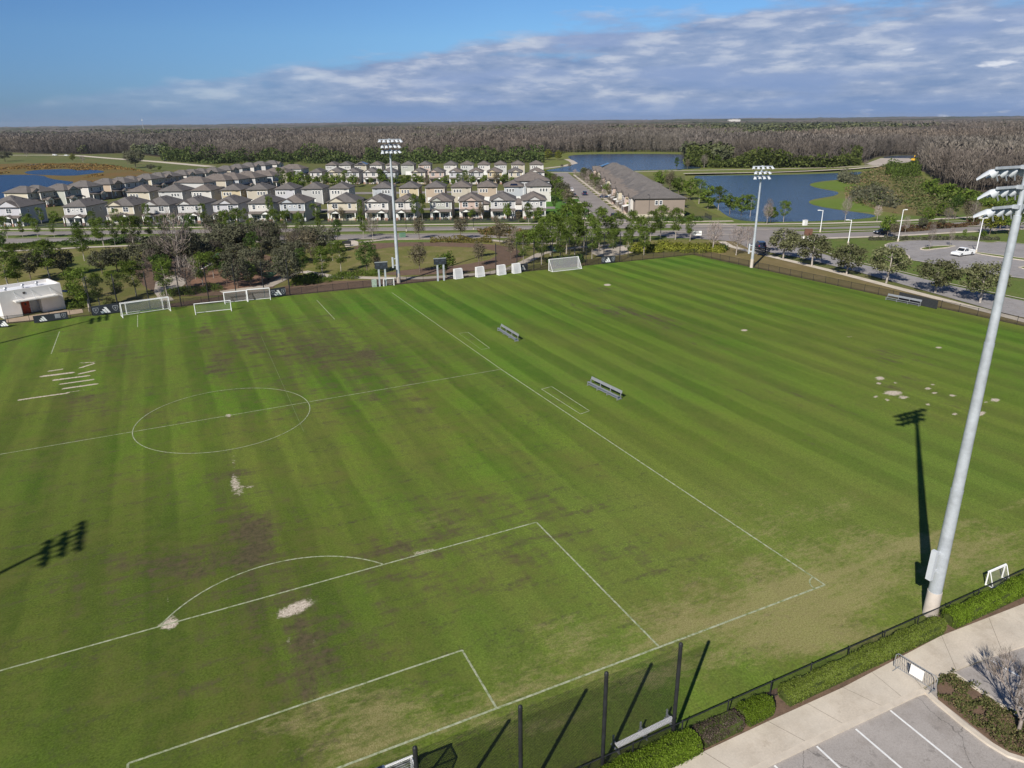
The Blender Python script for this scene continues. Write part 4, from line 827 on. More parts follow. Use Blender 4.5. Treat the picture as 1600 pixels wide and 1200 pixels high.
# ------------------------------------------------------------------ woods
m, k, B = new_mat('woods'); at = k.add('ShaderNodeAttribute', attribute_name='tint')
geo = k.add('ShaderNodeNewGeometry')
c = k.mix(k.math('MULTIPLY', geo.outputs['Random Per Island'], .38), at.outputs['Color'], (.075, .068, .058))
d_ = k.add('ShaderNodeBsdfDiffuse'); k.link(c, d_.inputs[0]); k.link(d_.outputs[0], k.n['Material Output'].inputs[0]); WOODS = m
def wood_proto(kind, rng, n):
    if kind == 'bare':                       # pale stem and steep twig sprays, narrow crown, unit height
        f = rng.uniform(.28, 1, n); a = rng.uniform(0, 6.28, n); rad = .17*np.sin(math.pi*np.clip((f-.2)*.95+.08, 0, 1))*rng.uniform(.15, 1.1, n)
        c = np.column_stack([np.cos(a)*rad, np.sin(a)*rad, f*.95]); d = np.column_stack([np.cos(a)*.5, np.sin(a)*.5, rng.uniform(.5, 1.6, n)]); d /= np.linalg.norm(d, axis=1)[:, None]
        s_ = np.cross(d, rng.normal(size=(n, 3))); s_ /= np.linalg.norm(s_, axis=1)[:, None]
        L = rng.uniform(.04, .10, n)[:, None]; wd = rng.uniform(.005, .020 if n < 50 else .012, n)[:, None]
        V = np.stack([c-d*L-s_*wd*.6, c-d*L+s_*wd*.6, c+d*L+s_*wd, c+d*L-s_*wd], 1).reshape(-1, 3)
        tw = .008; T = np.array([[-tw, 0, 0], [tw, 0, 0], [tw*.3, 0, .8], [-tw*.3, 0, .8], [0, -tw, 0], [0, tw, 0], [0, tw*.3, .8], [0, -tw*.3, .8]])
        V = np.vstack([V, T]); return V
    C = rng.normal(size=(n, 3)); C /= np.linalg.norm(C, axis=1)[:, None]
    rr = rng.uniform(.5, 1, n)[:, None]
    c = C*rr*np.array([.33, .33, .42])+np.array([0, 0, .56]); V, Q = quads(c, rng.uniform(.07, .15, n), .7, rng, 0, C+np.array([0, 0, .4])); return V
rng = np.random.default_rng(3)
NEARP = [wood_proto('bare', rng, 92) for _ in range(5)]; MIDP = [wood_proto('bare', rng, 38) for _ in range(5)]; GRN = [wood_proto('g', rng, 34) for _ in range(4)]
front = np.array([(-60,237),(0,237),(60,240),(120,241),(200,239),(250,245),(300,249),(400,251),(600,250),(800,250.5),(850,247),(880,238.5),(1000,237.5),(1060,238),(1068,247),(1080,252),(1120,257),(1200,259),(1300,259),(1345,255.5),(1368,246),(1400,241.8),(1432,242),(1438,266),(1460,283),(1500,297),(1560,301),(1640,303),(1720,306)])
fp = np.array([bp(*q)[:2]-CAM[:2] for q in front]); faz = np.arctan2(fp[:, 0], fp[:, 1]); fd = np.hypot(fp[:, 0], fp[:, 1])
def wood_points(n, r0, r1, lo, hi, az0=-.26, az1=1.16):
    az = rng.uniform(az0, az1, n); r = np.sqrt(rng.uniform(r0**2, r1**2, n)); dp = r-np.interp(az, faz, fd)
    ok = (dp > lo) & (dp < hi); return az[ok], r[ok], dp[ok]
def vnoise(x, y, s, seed):
    r_ = np.random.default_rng(seed); G = r_.uniform(0, 1, (64, 64)); X, Y = x/s, y/s; xi, yi = np.floor(X).astype(int), np.floor(Y).astype(int); fx_, fy_ = X-xi, Y-yi
    fx_ = fx_*fx_*(3-2*fx_); fy_ = fy_*fy_*(3-2*fy_); q = lambda a, b: G[a % 64, b % 64]
    return (q(xi, yi)*(1-fx_)+q(xi+1, yi)*fx_)*(1-fy_)+(q(xi, yi+1)*(1-fx_)+q(xi+1, yi+1)*fx_)*fy_
def plant(sets, name, label):
    VV, CC = [], []
    for protos, az, r, hh, wd, green in sets:
        x = CAM[0]+np.sin(az)*r; y = CAM[1]+np.cos(az)*r; n = len(az); pid = rng.integers(0, len(protos), n); th = rng.uniform(0, 6.28, n)
        n1_ = vnoise(x, y, 90, 1); hmul = rng.uniform(.72, 1.12, n)*(.80+.42*vnoise(x, y, 70, 41)); n2_ = vnoise(x, y, 35, 2); n3_ = vnoise(x, y, 260, 5)
        bc = np.column_stack([.122+.045*n1_+.030*n3_, .106+.045*n1_+.012*n3_, .096+.030*n1_])*(rng.uniform(.7, 1.32, n)*(.78+.44*n2_))[:, None]
        gc = np.column_stack([.070+.05*n1_, .088+.045*n1_, .034+.03*n2_])*(rng.uniform(.6, 1.3, n))[:, None]
        col = gc if green else bc
        for p in range(len(protos)):
            I = pid == p; PV_ = protos[p]; ct, s_ = np.cos(th[I]), np.sin(th[I]); sc1 = (hh*hmul[I])
            X_ = (PV_[None, :, 0]*ct[:, None]-PV_[None, :, 1]*s_[:, None])*(sc1*wd)[:, None]+x[I][:, None]
            Y_ = (PV_[None, :, 0]*s_[:, None]+PV_[None, :, 1]*ct[:, None])*(sc1*wd)[:, None]+y[I][:, None]
            Z_ = PV_[None, :, 2]*sc1[:, None]-.2
            VV.append(np.stack([X_, Y_, Z_], -1).reshape(-1, 3)); CC.append(np.repeat(col[I], len(PV_), 0))
    V = np.vstack(VV); C = np.vstack(CC); return tag(link(name, raw_mesh(name, V, np.arange(len(V)).reshape(-1, 4), WOODS, C)), label, None, None, 'stuff')
def green_w(az, r, dp):
    x, y = CAM[0]+np.sin(az)*r, CAM[1]+np.cos(az)*r
    return vnoise(x, y, 120, 9)*.6+vnoise(x, y, 300, 12)*.5
def az_of(u): q = ray(u, 240); return math.atan2(q[0], q[1])
def blob_az(az, u0, u1, s=.02): return 1/(1+np.exp(-(az-az_of(u0))/s))/(1+np.exp((az-az_of(u1))/s))
def split(az, r, dp, base):
    w_ = green_w(az, r, dp)+.42*blob_az(az, 850, 1110)*np.clip(1-dp/300, -.3, 1)+.42*blob_az(az, 40, 270)*np.clip(1-dp/80, -.2, 1)+.34*blob_az(az, 1090, 1330)*np.clip((dp-250)/300, 0, 1)+.20*blob_az(az, -80, 330)*np.clip((dp-900)/500, 0, 1)-.12*blob_az(az, 1430, 1700)-.15*blob_az(az, 280, 830)
    return w_ > base
sets = []
az, r, dp = wood_points(120000, 200, 1250, 0, 45); keep = rng.uniform(0, 1, len(az)) < .55*np.ones(len(az)); az, r, dp = az[keep], r[keep], dp[keep]
gm = split(az, r, dp, .74); sets += [(NEARP, az[~gm], r[~gm], 15.5, 1.0, False), (GRN, az[gm], r[gm], 11.5, 1.05, True)]
az, r, dp = wood_points(52000, 200, 1500, 45, 1300); gm = split(az, r, dp, .74); sets += [(MIDP, az[~gm], r[~gm], 15.5, 1.35, False), (GRN, az[gm], r[gm], 13.5, 1.1, True)]
az, r, dp = wood_points(30000, 1500, 3200, 10, 9000); gm = split(az, r, dp, .58); sets += [(MIDP, az[~gm], r[~gm], 16.5, 1.9, False), (GRN, az[gm], r[gm], 16.5, 1.5, True)]
plant(sets, 'cypress_woods', 'grey-brown leafless cypress woods with green pines stretching to the horizon')
# far canopy
na, nr = 700, 90; A, Rr = np.meshgrid(np.linspace(-.45, 1.35, na), np.geomspace(2700, 10500, nr)); x = CAM[0]+np.sin(A)*Rr; y = CAM[1]+np.cos(A)*Rr
z = 9+5*vnoise(x, y, 60, 21)+4*vnoise(x, y, 25, 22)+4*vnoise(x, y, 400, 23)+rng.uniform(-2, 2, x.shape)+np.clip((Rr-3200)/4000, 0, 1)*(18*vnoise(x, y, 900, 24)+9*vnoise(x, y, 240, 25)-4); z[0] = 0
gr = np.clip((vnoise(x, y, 500, 31)-.42)*4, 0, 1)[..., None]; cfar = np.array([.15, .132, .12])*(1-gr)+np.array([.062, .075, .045])*gr; cfar = cfar*rng.uniform(.6, 1.3, x.shape)[..., None]
ii = np.arange(na*nr).reshape(nr, na); FQ = np.stack([ii[:-1, :-1], ii[:-1, 1:], ii[1:, 1:], ii[1:, :-1]], -1).reshape(-1, 4)
tag(link('distant_woods', raw_mesh('distant_woods', np.stack([x.ravel(), y.ravel(), z.ravel()], 1), FQ, WOODS, cfar.reshape(-1, 3))), 'dark tree canopy at the horizon', None, None, 'stuff')
# forest floor
fl = [(CAM[0]+math.sin(a)*dd, CAM[1]+math.cos(a)*dd) for a, dd in zip(faz, fd-2)]
fl += [(CAM[0]+math.sin(a)*3000, CAM[1]+math.cos(a)*3000) for a in np.linspace(faz[-1], faz[0], 20)]
sheet('forest_floor', fl, -.14, G_FOREST, px=False)
# ------------------------------------------------------------------ houses
M_ROOF = mat('shingle_roof', (.145, .124, .110), .95, .14, .6, fine=.35, fscale=3.5)
M_ROOF2 = mat('shingle_roof_grey', (.128, .117, .110), .95, .14, .6, fine=.35, fscale=3.5)
M_TRIM = mat('white_trim', (.74, .73, .70), .7, .05, 2); M_FASCIA = mat('dark_fascia', (.075, .066, .06), .8, .1, 2)
M_GLASS = mat('window_glass', (.045, .055, .07), .12, .3, .4, spec=.6); M_DOOR = mat('dark_door', (.06, .045, .04), .6, .1, 2); M_GAR = mat('garage_door_white', (.66, .65, .62), .7, .05, 2)
M_BRICK = mat('porch_brick', (.33, .20, .15), .9, .25, 3, fine=.3); M_VENT = mat('roof_vent', (.05, .045, .042), .7, .1, 3); M_SOLAR = mat('solar_glass', (.010, .014, .035), .12, .2, 2, spec=.6)
HC = dict(white=(.70,.68,.65), cream=(.66,.59,.43), yellow=(.66,.53,.29), tan=(.55,.42,.29), beige=(.58,.52,.40), grey=(.50,.51,.52), blue_grey=(.46,.52,.59), sage=(.47,.51,.45), pink=(.62,.45,.37), lavender=(.57,.58,.66), slate=(.20,.25,.30), brown_tan=(.35,.27,.21), pale_grey=(.58,.59,.60))
CN = {c: c.replace('_', '-') for c in HC}
def siding(c):
    n = 'siding_'+c
    if n in MATS: return MATS[n]
    m, k, B = new_mat(n); co = k.add('ShaderNodeNewGeometry').outputs['Position']; sz = k.add('ShaderNodeSeparateXYZ'); k.link(co, sz.inputs[0])
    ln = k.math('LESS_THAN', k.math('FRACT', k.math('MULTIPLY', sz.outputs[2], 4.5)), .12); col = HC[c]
    gy = sum(col)/3; col = tuple((x*.68+gy*.32)*q_ for x, q_ in zip(col, (.80, .78, .75))); base = k.mix(k.ramp(k.noise(co, .35, 3), .35, .65), tuple(x*.93 for x in col), col)
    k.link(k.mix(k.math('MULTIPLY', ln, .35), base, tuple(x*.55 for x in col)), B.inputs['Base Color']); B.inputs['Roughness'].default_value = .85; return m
MC = {}
def cached(key, fn):
    if key not in MC: MC[key] = fn()
    return MC[key]
def hip(w_, d_, z, rise, ov=.55, gable=False, y0=0.0):
    x0, x1, a, b = -w_/2-ov, w_/2+ov, y0-ov, y0+d_+ov; m = min(w_, d_)/2+ov
    mb = MB(); e = .16
    if w_ <= d_: r0, r1 = (0, a+(0 if gable else m*.95), z+rise), (0, b-m*.95, z+rise)
    else: r0, r1 = (x0+m*.95, (a+b)/2, z+rise), (x1-m*.95, (a+b)/2, z+rise)
    c = [(x0, a, z), (x1, a, z), (x1, b, z), (x0, b, z)]
    if w_ <= d_: mb.add(c+[r0, r1], [(0, 1, 4), (1, 2, 5, 4), (2, 3, 5), (3, 0, 4, 5)])
    else: mb.add(c+[r0, r1], [(0, 1, 5, 4), (1, 2, 5), (2, 3, 4, 5), (3, 0, 4)])
    mb.add([(p[0], p[1], z-e) for p in c]+c, [(0, 1, 5, 4), (1, 2, 6, 5), (2, 3, 7, 6), (3, 0, 4, 7), (3, 2, 1, 0)], 1)
    return mb
def window_mesh(w_, h_, pair=1, side=False):
    mb = MB(); t = .10
    mb.box(-w_/2-t, w_/2+t, -.07, .02, -t, h_+t, 0)
    n = pair
    for i in range(n):
        a = -w_/2+w_*i/n+.05; b = -w_/2+w_*(i+1)/n-.05
        for z0, z1 in ((.06, h_/2-.03), (h_/2+.03, h_-.06)): mb.add([(a, -.085, z0), (b, -.085, z0), (b, -.085, z1), (a, -.085, z1)], [(0, 1, 2, 3)], 1)
    return mb.mesh('window', [M_TRIM, M_GLASS])
def put(name, me, parent, loc, rz=0):
    o = link(name, me, parent); o.location = loc; o.rotation_euler.z = rz; return o
HOUSES = []
def house(P, X, w_, d_, h, color, row, style='front', gable=None, roofc=0, desc=''):
    """P: left front base corner, X: unit along the front (to the viewer's right); depth goes away"""
    Xv = Vector((X[0], X[1])).normalized(); c = Vector(P)+Xv*w_/2
    t = thing('house', None, 'house', (c.x, c.y, -.1), Xv)
    wk = ('wall', round(w_*2)/2, d_, round(h, 1), color); w2 = round(w_*2)/2
    def wallm():
        mb = MB(); mb.box(-w2/2, w2/2, 0, d_, 0, h)
        for sx in (-1, 1):
            for yy in (0, d_): mb.box(sx*w2/2-.09, sx*w2/2+.09, yy-.09, yy+.09, 0, h-.02, 1)
        return mb.mesh('wall', [siding(color), M_TRIM])
    link('wall', cached(wk, wallm), t)
    rise = min(w2, d_)*.23+.35
    def roofm():
        mb = hip(w2, d_, h, rise)
        for (vx, vy) in ((w2*.12, d_*.42), (w2*.2, d_*.6)):
            zz = h+rise*(1-abs(vx)/(w2/2+.5))+.02; mb.box(vx-.25, vx+.25, vy-.2, vy+.2, zz-.2, zz+.12, 1)
        mb.tube((-w2*.15, d_*.55, h+rise*.5), (-w2*.15, d_*.55, h+rise+.3), .06, .06, 6, 1)
        return mb.mesh('roof', [(M_ROOF, M_ROOF2)[roofc], M_FASCIA])
    ro = link('roof', cached(('roof', w2, d_, round(h, 1), roofc), roofm), t)
    up = h-2.35
    if style == 'front':
        gx = {'l': -w2*.2, 'r': w2*.2, 'c': 0, None: None}[gable]
        if gx is not None:
            gw = w2*.28
            gm = cached(('gable', round(gw, 2), color), lambda: MB().prism([(-gw, 0), (gw, 0), (0, gw*.52)], 'y', -.12, .1, 0).mesh('gable_face', [siding(color)]))
            def gr():
                mb = MB()
                for s in (-1, 1): mb.prism([(s*(gw+.25), -.16), (s*(gw+.25), .0), (0, gw*.52+.16), (0, gw*.52)], 'y', -.35, 2.6, 0)
                return mb.mesh('gable_roof', [M_ROOF])
            put('gable_face', gm, t, (gx, -.42, h+.02)); put('gable_roof', cached(('gr', round(gw, 2)), gr), t, (gx, -.42, h+.02))
        rs = random.Random(int(c.x*7+c.y*3)); k_ = rs.randrange(3)
        wins = {0: [(-w2*.25, 1.7, 1.45, 2), (w2*.26, .9, 1.45, 1)], 1: [(-w2*.3, .9, 1.45, 1), (w2*.2, 1.7, 1.45, 2)], 2: [(-w2*.3, .95, 1.45, 1), (-w2*.1, .5, .6, 1), (w2*.1, .5, .6, 1), (w2*.3, .95, 1.45, 1)]}[k_]
        for (x, ww, hh, pr) in wins: put('window', cached(('win', ww, hh, pr), lambda ww=ww, hh=hh, pr=pr: window_mesh(ww, hh, pr)), t, (x, 0, up+.35+(.5 if hh < 1 else 0)))
        # porch: roof slab, gablet, brick-based posts, shaded entry
        pc = rs.choice((-1, 1)); pw = w2*.5
        def porch():
            mb = MB(); mb.prism([(-1.9, 2.75), (-1.9, 2.9), (0, 3.45), (0, 3.3)], 'x', -w2/2-.1, w2/2+.1, 0)
            return mb.mesh('porch_roof', [M_ROOF])
        put('porch_roof', cached(('porch', w2), porch), t, (0, 0, 0))
        def gablet():
            mb = MB(); mb.prism([(-1.5, 2.72), (1.5, 2.72), (0, 3.55)], 'y', -2.25, -2.1, 1)
            for s in (-1, 1): mb.prism([(s*1.75, 2.68), (s*1.75, 2.84), (0, 3.75), (0, 3.58)], 'y', -2.5, -.3, 0)
            return mb.mesh('porch_gable', [M_ROOF, M_TRIM])
        put('porch_gable', cached('gablet', gablet), t, (pc*w2*.22, 0, 0))
        def post(): 
            mb = MB(); mb.box(-.13, .13, -.13, .13, 1.0, 2.72, 0); mb.box(-.24, .24, -.24, .24, 0, 1.0, 1); return mb.mesh('porch_post', [M_TRIM, M_BRICK])
        for x in (-w2/2+.3, pc*w2*.22-1.3, pc*w2*.22+1.3, w2/2-.3): put('porch_post', cached('post', post), t, (x, -1.75, .05))
        put('door', cached('door', lambda: MB().box(-.5, .5, -.06, .02, .1, 2.2).mesh('door', [M_DOOR])), t, (pc*w2*.22, 0, 0))
        put('window', cached(('win', 1.8, 1.4, 2), lambda: window_mesh(1.8, 1.4, 2)), t, (-pc*w2*.22, 0, .75))
    else:                                   # rear face: three windows upstairs, garage and door below
        rs = random.Random(int(c.x*7+c.y*3)); s = rs.choice((-1, 1))
        for i in range(3): put('window', cached(('win', .75, 1.2, 1), lambda: window_mesh(.75, 1.2, 1)), t, (s*w2*.2+(i-1)*1.15, 0, up+.25))
        put('vent', cached('wvent', lambda: MB().box(-.5, .5, -.06, .02, 0, .16).mesh('vent', [M_FASCIA])), t, (-s*w2*.32, 0, h-.75))
        put('garage_door', cached('gdoor', lambda: MB().box(-2.2, 2.2, -.05, .02, .05, 2.2).mesh('garage_door', [M_GAR])), t, (-s*w2*.12, 0, 0))
    for y in (d_*.3, d_*.68): put('window', cached(('win', .8, 1.2, 1), lambda: window_mesh(.8, 1.2, 1)), t, (w2/2, y, up+.2), math.pi/2)
    if desc == 'solar':
        so = MB(); sl = rise/(w2/2+.55); 
        so.add([(.6, 2, h+rise*.86-.0), (w2/2+.1, 2, h+rise*.86-(w2/2-.5)*sl), (w2/2+.1, 6.5, h+rise*.86-(w2/2-.5)*sl), (.6, 6.5, h+rise*.86)], [(0, 1, 2, 3)])
        so.add([(-1.6, -.1, h+.4), (1.6, -.1, h+.4), (1.2, 1.0, h+1.0), (-1.2, 1.0, h+1.0)], [(0, 1, 2, 3)]); so.build('solar_panel', M_SOLAR, t)
    HOUSES.append((t, CN[color]+(' gabled' if gable else ' hip-roofed'), row, proj((c.x, c.y, h))[0])); return t
e1 = (float(E1[0]), float(E1[1]))
def row_houses(rows, t_of, v, row, style, d_, h=6.1):
    for q in rows:
        ul, ur, c = q[:3]; tt = t_of(ul); s0, s1 = s_at(ul, v, tt), s_at(ur, v, tt)
        house(W(s0, tt), e1, s1-s0, d_, h, c, row, style, q[3] if len(q) > 3 else None, (int(ul) // 7) % 2, q[4] if len(q) > 4 else '')
RA = 'in the first row along the boulevard'; RB = 'showing its back in the second row'; RC = 'facing us in the third row'; RD = 'in the farthest row before the woods'; RE = 'in the slanting row beside the left pond'
row_houses([(-32,28,'lavender','r'),(97,132,'pale_grey'),(165,207,'cream','l'),(222,262,'grey','l'),(277,313,'pale_grey','l'),(332,371,'lavender','c'),(388,426,'white'),(437,475,'blue_grey','l'),(512,556,'cream','l'),(570,606,'white','l'),(618,649,'white','r'),(672,705,'sage','l'),(718,753,'pink','c'),(767,805,'pale_grey','l'),(817,853,'pale_grey','c')],
           lambda u: 164+min(4, max(0, (u-100)/75)), 316, RA, 'front', 13)
row_houses([(198,232,'cream'),(248,283,'pale_grey'),(299,329,'white'),(346,375,'yellow'),(386,417,'beige'),(430,460,'lavender'),(472,503,'grey'),(515,545,'white'),(582,612,'blue_grey'),(624,654,'yellow'),(665,694,'tan'),(706,735,'beige'),(747,776,'tan'),(788,818,'blue_grey',None,'solar'),(824,860,'white')], lambda u: 216+min(5, (u-198)/45) if u < 420 else 221, 298, RB, 'rear', 12)
row_houses([(485,502,'white'),(512,535,'cream','l'),(540,560,'pale_grey','l'),(568,590,'white','l'),(595,617,'blue_grey','l'),(643,664,'cream','l'),(671,693,'pink','l'),(702,722,'lavender','l'),(733,754,'pale_grey','c'),(762,784,'yellow','l'),(795,816,'cream','c'),(829,850,'white','l')], lambda u: 324-(u-485)*.055, 272, RC, 'front', 13)
row_houses([(509,525,'pale_grey'),(530,547,'white'),(554,572,'beige',None,'solar'),(578,596,'white'),(603,621,'white'),(627,646,'sage'),(654,672,'pink'),(694,713,'white'),(720,739,'pale_grey'),(747,765,'white'),(773,791,'pale_grey'),(800,819,'beige'),(829,849,'white')], lambda u: 391-(u-509)*.055, 259, RD, 'rear', 13)
# slanting row: fronts face away to the right, near side wall lit
AZE = math.radians(38.7); XE = (math.sin(AZE), math.cos(AZE))
for i, (u, v, c) in enumerate(((42,301,'cream'),(62,299.5,'beige'),(100,297,'sage'),(137,291.5,'white'),(172,287.5,'tan'),(195,285.5,'pale_grey'),(211,283.6,'grey'),(236,279.6,'cream'),(254,277.3,'pink'),(269,275.6,'tan'),(291,273.2,'white'),(306,271.6,'pale_grey'),(321,270.3,'cream'),(340,268.4,'white'),(360,265.5,'beige'),(378,262.6,'grey'),(396,260.2,'white'),(414,258,'pale_grey'),(432,256.4,'white'))):
    P = g(u, v, 6.0); house(P, XE, 8.5, 11, 6.0, c, RE, 'front', None if i % 2 else 'c', 1)
for i, (u, v, c, w_) in enumerate(((318,285,'pale_grey',9),(352,281.5,'beige',10),(372,280,'blue_grey',11),(398,277.5,'grey',11),(425,274.5,'blue_grey',9),(448,269,'beige',9),(470,263.5,'grey',9))):
    P = g(u, v, 6.0); house(P, XE, w_, 14, 6.0, c, 'between the pond row and the second row', 'front', None, 0)
house(W(36, 246), e1, 14.5, 13, 6.3, 'blue_grey', 'at the right end of the second row beside the street', 'rear', None, 0)
number_labels(HOUSES, lambda c, row, i, n: ('two-storey %s house %s' % (c, row)) if n == 1 else ('two-storey %s house %s, %s from left' % (c, row, ORD[i])))
for o, c, row, u in HOUSES: o['group'] = 'houses '+row
GAR = []
for i, (s, c) in enumerate(((-40, 'grey'), (-29, 'blue_grey'), (-117, 'beige'), (-84, 'white'), (-14, 'sage'), (9, 'pink'), (22, 'white'), (36, 'beige'))):
    P = W(s, 188); t = thing('garage_house', None, 'garage', (*P, -.1), e1)
    link('wall', MB().box(-3.4, 3.4, 0, 7, 0, 2.9).mesh('wall', [siding(c)]), t)
    link('roof', cached('groof', lambda: hip(6.8, 7, 2.9, 1.6, .4).mesh('roof', [M_ROOF, M_FASCIA])), t)
    put('garage_door', cached('gdoor2', lambda: MB().box(-2.3, 2.3, -.05, .02, .05, 2.2).mesh('garage_door', [M_GAR])), t, (0, 0, 0))
    GAR.append((t, CN[c], 'behind the first house row', proj((*P, 2))[0]))
number_labels(GAR, lambda c, row, i, n: 'single-storey %s garage with brown hip roof %s' % (c, row) if n == 1 else 'single-storey %s garage %s, %s from left' % (c, row, ORD[i]))
for o, *_ in GAR: o['group'] = 'garages behind the first row'
# ---- townhouses
def townhouse(s0, s1, t0, t1, c, label):
    P = W((s0+s1)/2, t0); t = thing('townhouse_building', label, 'townhouse', (*P, -.1), e1, 'townhouse buildings by the lake'); w_, d_, h = s1-s0, t1-t0, 6.2
    mb = MB(); mb.box(-w_/2, w_/2, 0, d_, 0, h, 0); mb.box(-w_/2-.03, w_/2+.03, -.03, 0, 0, 1.0, 1); mb.build('wall', [siding(c), siding('cream')], t)
    r = MB(); ns_ = max(3, round(d_/12))
    for i in range(ns_):
        y0 = d_*i/ns_; q = hip(w_-(2.6 if i % 2 else 0), d_/ns_-.3, h+(.02 if i % 2 else .0), 2.5+1.1*(i % 2), .7, False, y0+.15); q.v = [(a_[0]+(.7 if i % 2 else 0), a_[1], a_[2]) for a_ in q.v]
        o_ = len(r.v); r.v += q.v; r.f += [tuple(a_+o_ for a_ in f_) for f_ in q.f]; r.m += q.m; r.sm += q.sm
    rf = r.build('roof', [M_ROOF2, M_FASCIA], t)
    for i in range(int(d_/6)): put('vent', cached('rv', lambda: MB().box(-.45, .45, -.3, .3, -.1, .22).mesh('vent', [M_VENT])), rf, ((-2.6, 3.4, 2.6)[i % 3], 6+i*6, h+1.5))
    n = int(d_//8)
    for i in range(n):
        y = 4+i*(d_-4)/n; bc = ('white', 'pink', 'pale_grey', 'cream')[i % 4]; out = 1.6 if i % 2 else .9
        b = put('bay', MB().box(-out, 0, 0, 4.2, 0, h-.25).mesh('bay', [siding(bc)]), t, (-w_/2, y, 0))
        def broof(out=out): 
            m_ = MB(); m_.prism([(-.4, h-.2), (4.6, h-.2), (2.1, h+1.3)], 'x', -out-.45, 3.2, 0); return m_.mesh('bay_roof', [M_ROOF])
        put('bay_roof', cached(('br', out), broof), b, (0, 0, 0))
        put('window', cached(('win', 1.5, 1.4, 2), lambda: window_mesh(1.5, 1.4, 2)), b, (-out, 2.1, 3.7), -math.pi/2)
        put('porch_roof', cached('tpr', lambda: MB().prism([(-2.6, 2.6), (-2.6, 2.75), (0, 3.3), (0, 3.15)], 'y', 0, 3.4, 0).mesh('porch_roof', [M_TRIM])), t, (-w_/2, y+4.3, 0))
        put('window', cached(('win', 1.5, 1.4, 2), lambda: window_mesh(1.5, 1.4, 2)), t, (-w_/2, y+6, 3.7), -math.pi/2)
        put('door', cached('door', lambda: MB().box(-.5, .5, -.06, .02, .1, 2.2).mesh('door', [M_DOOR])), t, (-w_/2, y+6, 0), -math.pi/2)
        put('patio_roof', cached('ptr', lambda: MB().prism([(2.4, 2.5), (2.4, 2.66), (0, 3.1), (0, 2.94)], 'y', 0, 3.6, 0).mesh('patio_roof', [M_ROOF])), t, (w_/2, y, 0))
        put('window', cached(('win', 1.5, 1.2, 2), lambda: window_mesh(1.5, 1.2, 2)), t, (w_/2, y+5, 3.8), math.pi/2)
    for x in (-1.2, .2): put('window', cached(('win', .9, 1.3, 1), lambda: window_mesh(.9, 1.3, 1)), t, (x, 0, 4.1))
    return t
townhouse(74.5, 91, 168, 216, 'brown_tan', 'long townhouse building with tan end wall nearest the boulevard')
townhouse(77.5, 94, 219, 270, 'white', 'middle townhouse building with long brown roof beside the street')
tw = townhouse(80, 96, 273, 332, 'pale_grey', 'farthest townhouse building with solar panels near the lake')
so = MB(); so.add([(-4.5, 58.2, 6.75), (3, 58.2, 6.75), (2, 55, 8.0), (-3.5, 55, 8.0)], [(0, 1, 2, 3)]); so.add([(-5.5, 44, 7.7), (-1.2, 44, 9.3), (-1.2, 52, 9.3), (-5.5, 52, 7.7)], [(0, 1, 2, 3)]); so.build('solar_panel', M_SOLAR, tw)
# ---- low white clubhouse by the pitch
A, Bq = Vector(g(9, 498)), Vector(g(103, 481.5)); X = (Bq-A).normalized(); wl = (Bq-A).length
t = thing('white_building', 'small white flat-roofed building with red door and canopy at the far touchline', 'building', (A.x, A.y, -.05), X)
M_STUC = mat('white_stucco', (.72, .69, .65), .9, .05, .6, fine=.06); M_RF = mat('white_roof', (.66, .67, .70), .8, .06, .4); M_MET = mat('grey_metal', (.42, .43, .44), .45, .1, 2, metal=.5)
hh, dp = 4.6, 6.2; mb = MB(); xr0, xr1 = wl*.28, wl*.62
mb.box(-.2, xr0, 0, .3, 0, hh); mb.box(xr1, wl, 0, .3, 0, hh); mb.box(xr0, xr1, 0, .3, 2.5, hh)
mb.box(-.2, .1, .3, dp, 0, hh); mb.box(wl-.3, wl, .3, dp, 0, hh); mb.box(.1, wl-.3, dp-.3, dp, 0, hh)
mb.box(xr0, xr1, 1.6, 1.9, 0, 3.0); mb.box(xr0-.2, xr0, .3, 1.9, 0, 3); mb.box(xr1, xr1+.2, .3, 1.9, 0, 3); mb.build('wall', M_STUC, t)
r = MB().box(.1, wl-.3, .3, dp-.3, hh-.7, hh-.55).build('roof', M_RF, t)
for x, y in ((1.6, 2.6), (4.4, 3.4), (6.7, 3.8)): 
    mb = MB(); mb.tube((x, y, hh-.56), (x, y, hh+.0), .17, .17, 10); mb.tube((x, y, hh), (x, y, hh+.2), .33, .22, 12); mb.build('roof_vent', M_MET, r)
MB().box(wl*.18, wl*.88, -1.5, .28, 2.72, 2.92).build('canopy', mat('canopy_white', (.66, .64, .60), .7, .05, 1), t)
mb = MB()
for f in (.22, .5, .8): mb.tube((wl*f, -.02, hh-.35), (wl*f+.1, -1.4, 2.9), .035)
mb.build('canopy_tie_rod', M_MET, t)
d = MB().box(xr0+.5, xr0+1.7, 1.5, 1.62, 0, 2.15).build('door', mat('red_door', (.36, .055, .025), .5, .1, 2), t)
MB().box(xr0+.95, xr0+1.25, 1.46, 1.5, 1.45, 1.85).build('window', M_GLASS, d); MB().box(xr0+1.52, xr0+1.6, 1.43, 1.5, .95, 1.1).build('handle', M_MET, d)
MB().box(xr0+1.9, xr1-.05, 1.52, 1.6, 0, 2.2).build('steel_panel', M_MET, t)
mb = MB(); mb.box(wl*.36, wl*.40, -.05, .01, 3.7, 4.05, 0); mb.build('wall_light', M_FASCIA, t)
MB().prism([(0, 2.9), (1.8, 2.35), (1.8, 2.45), (0, 3.0)], 'y', .8, 3.6).build('awning', mat('awning_grey', (.28, .33, .40), .7, .1, 2), t).location = (wl, 0, 0)
P = g(78, 484.5); t2 = thing('trash_can', 'black round rubbish bin beside the red door of the white building', 'bin', P)
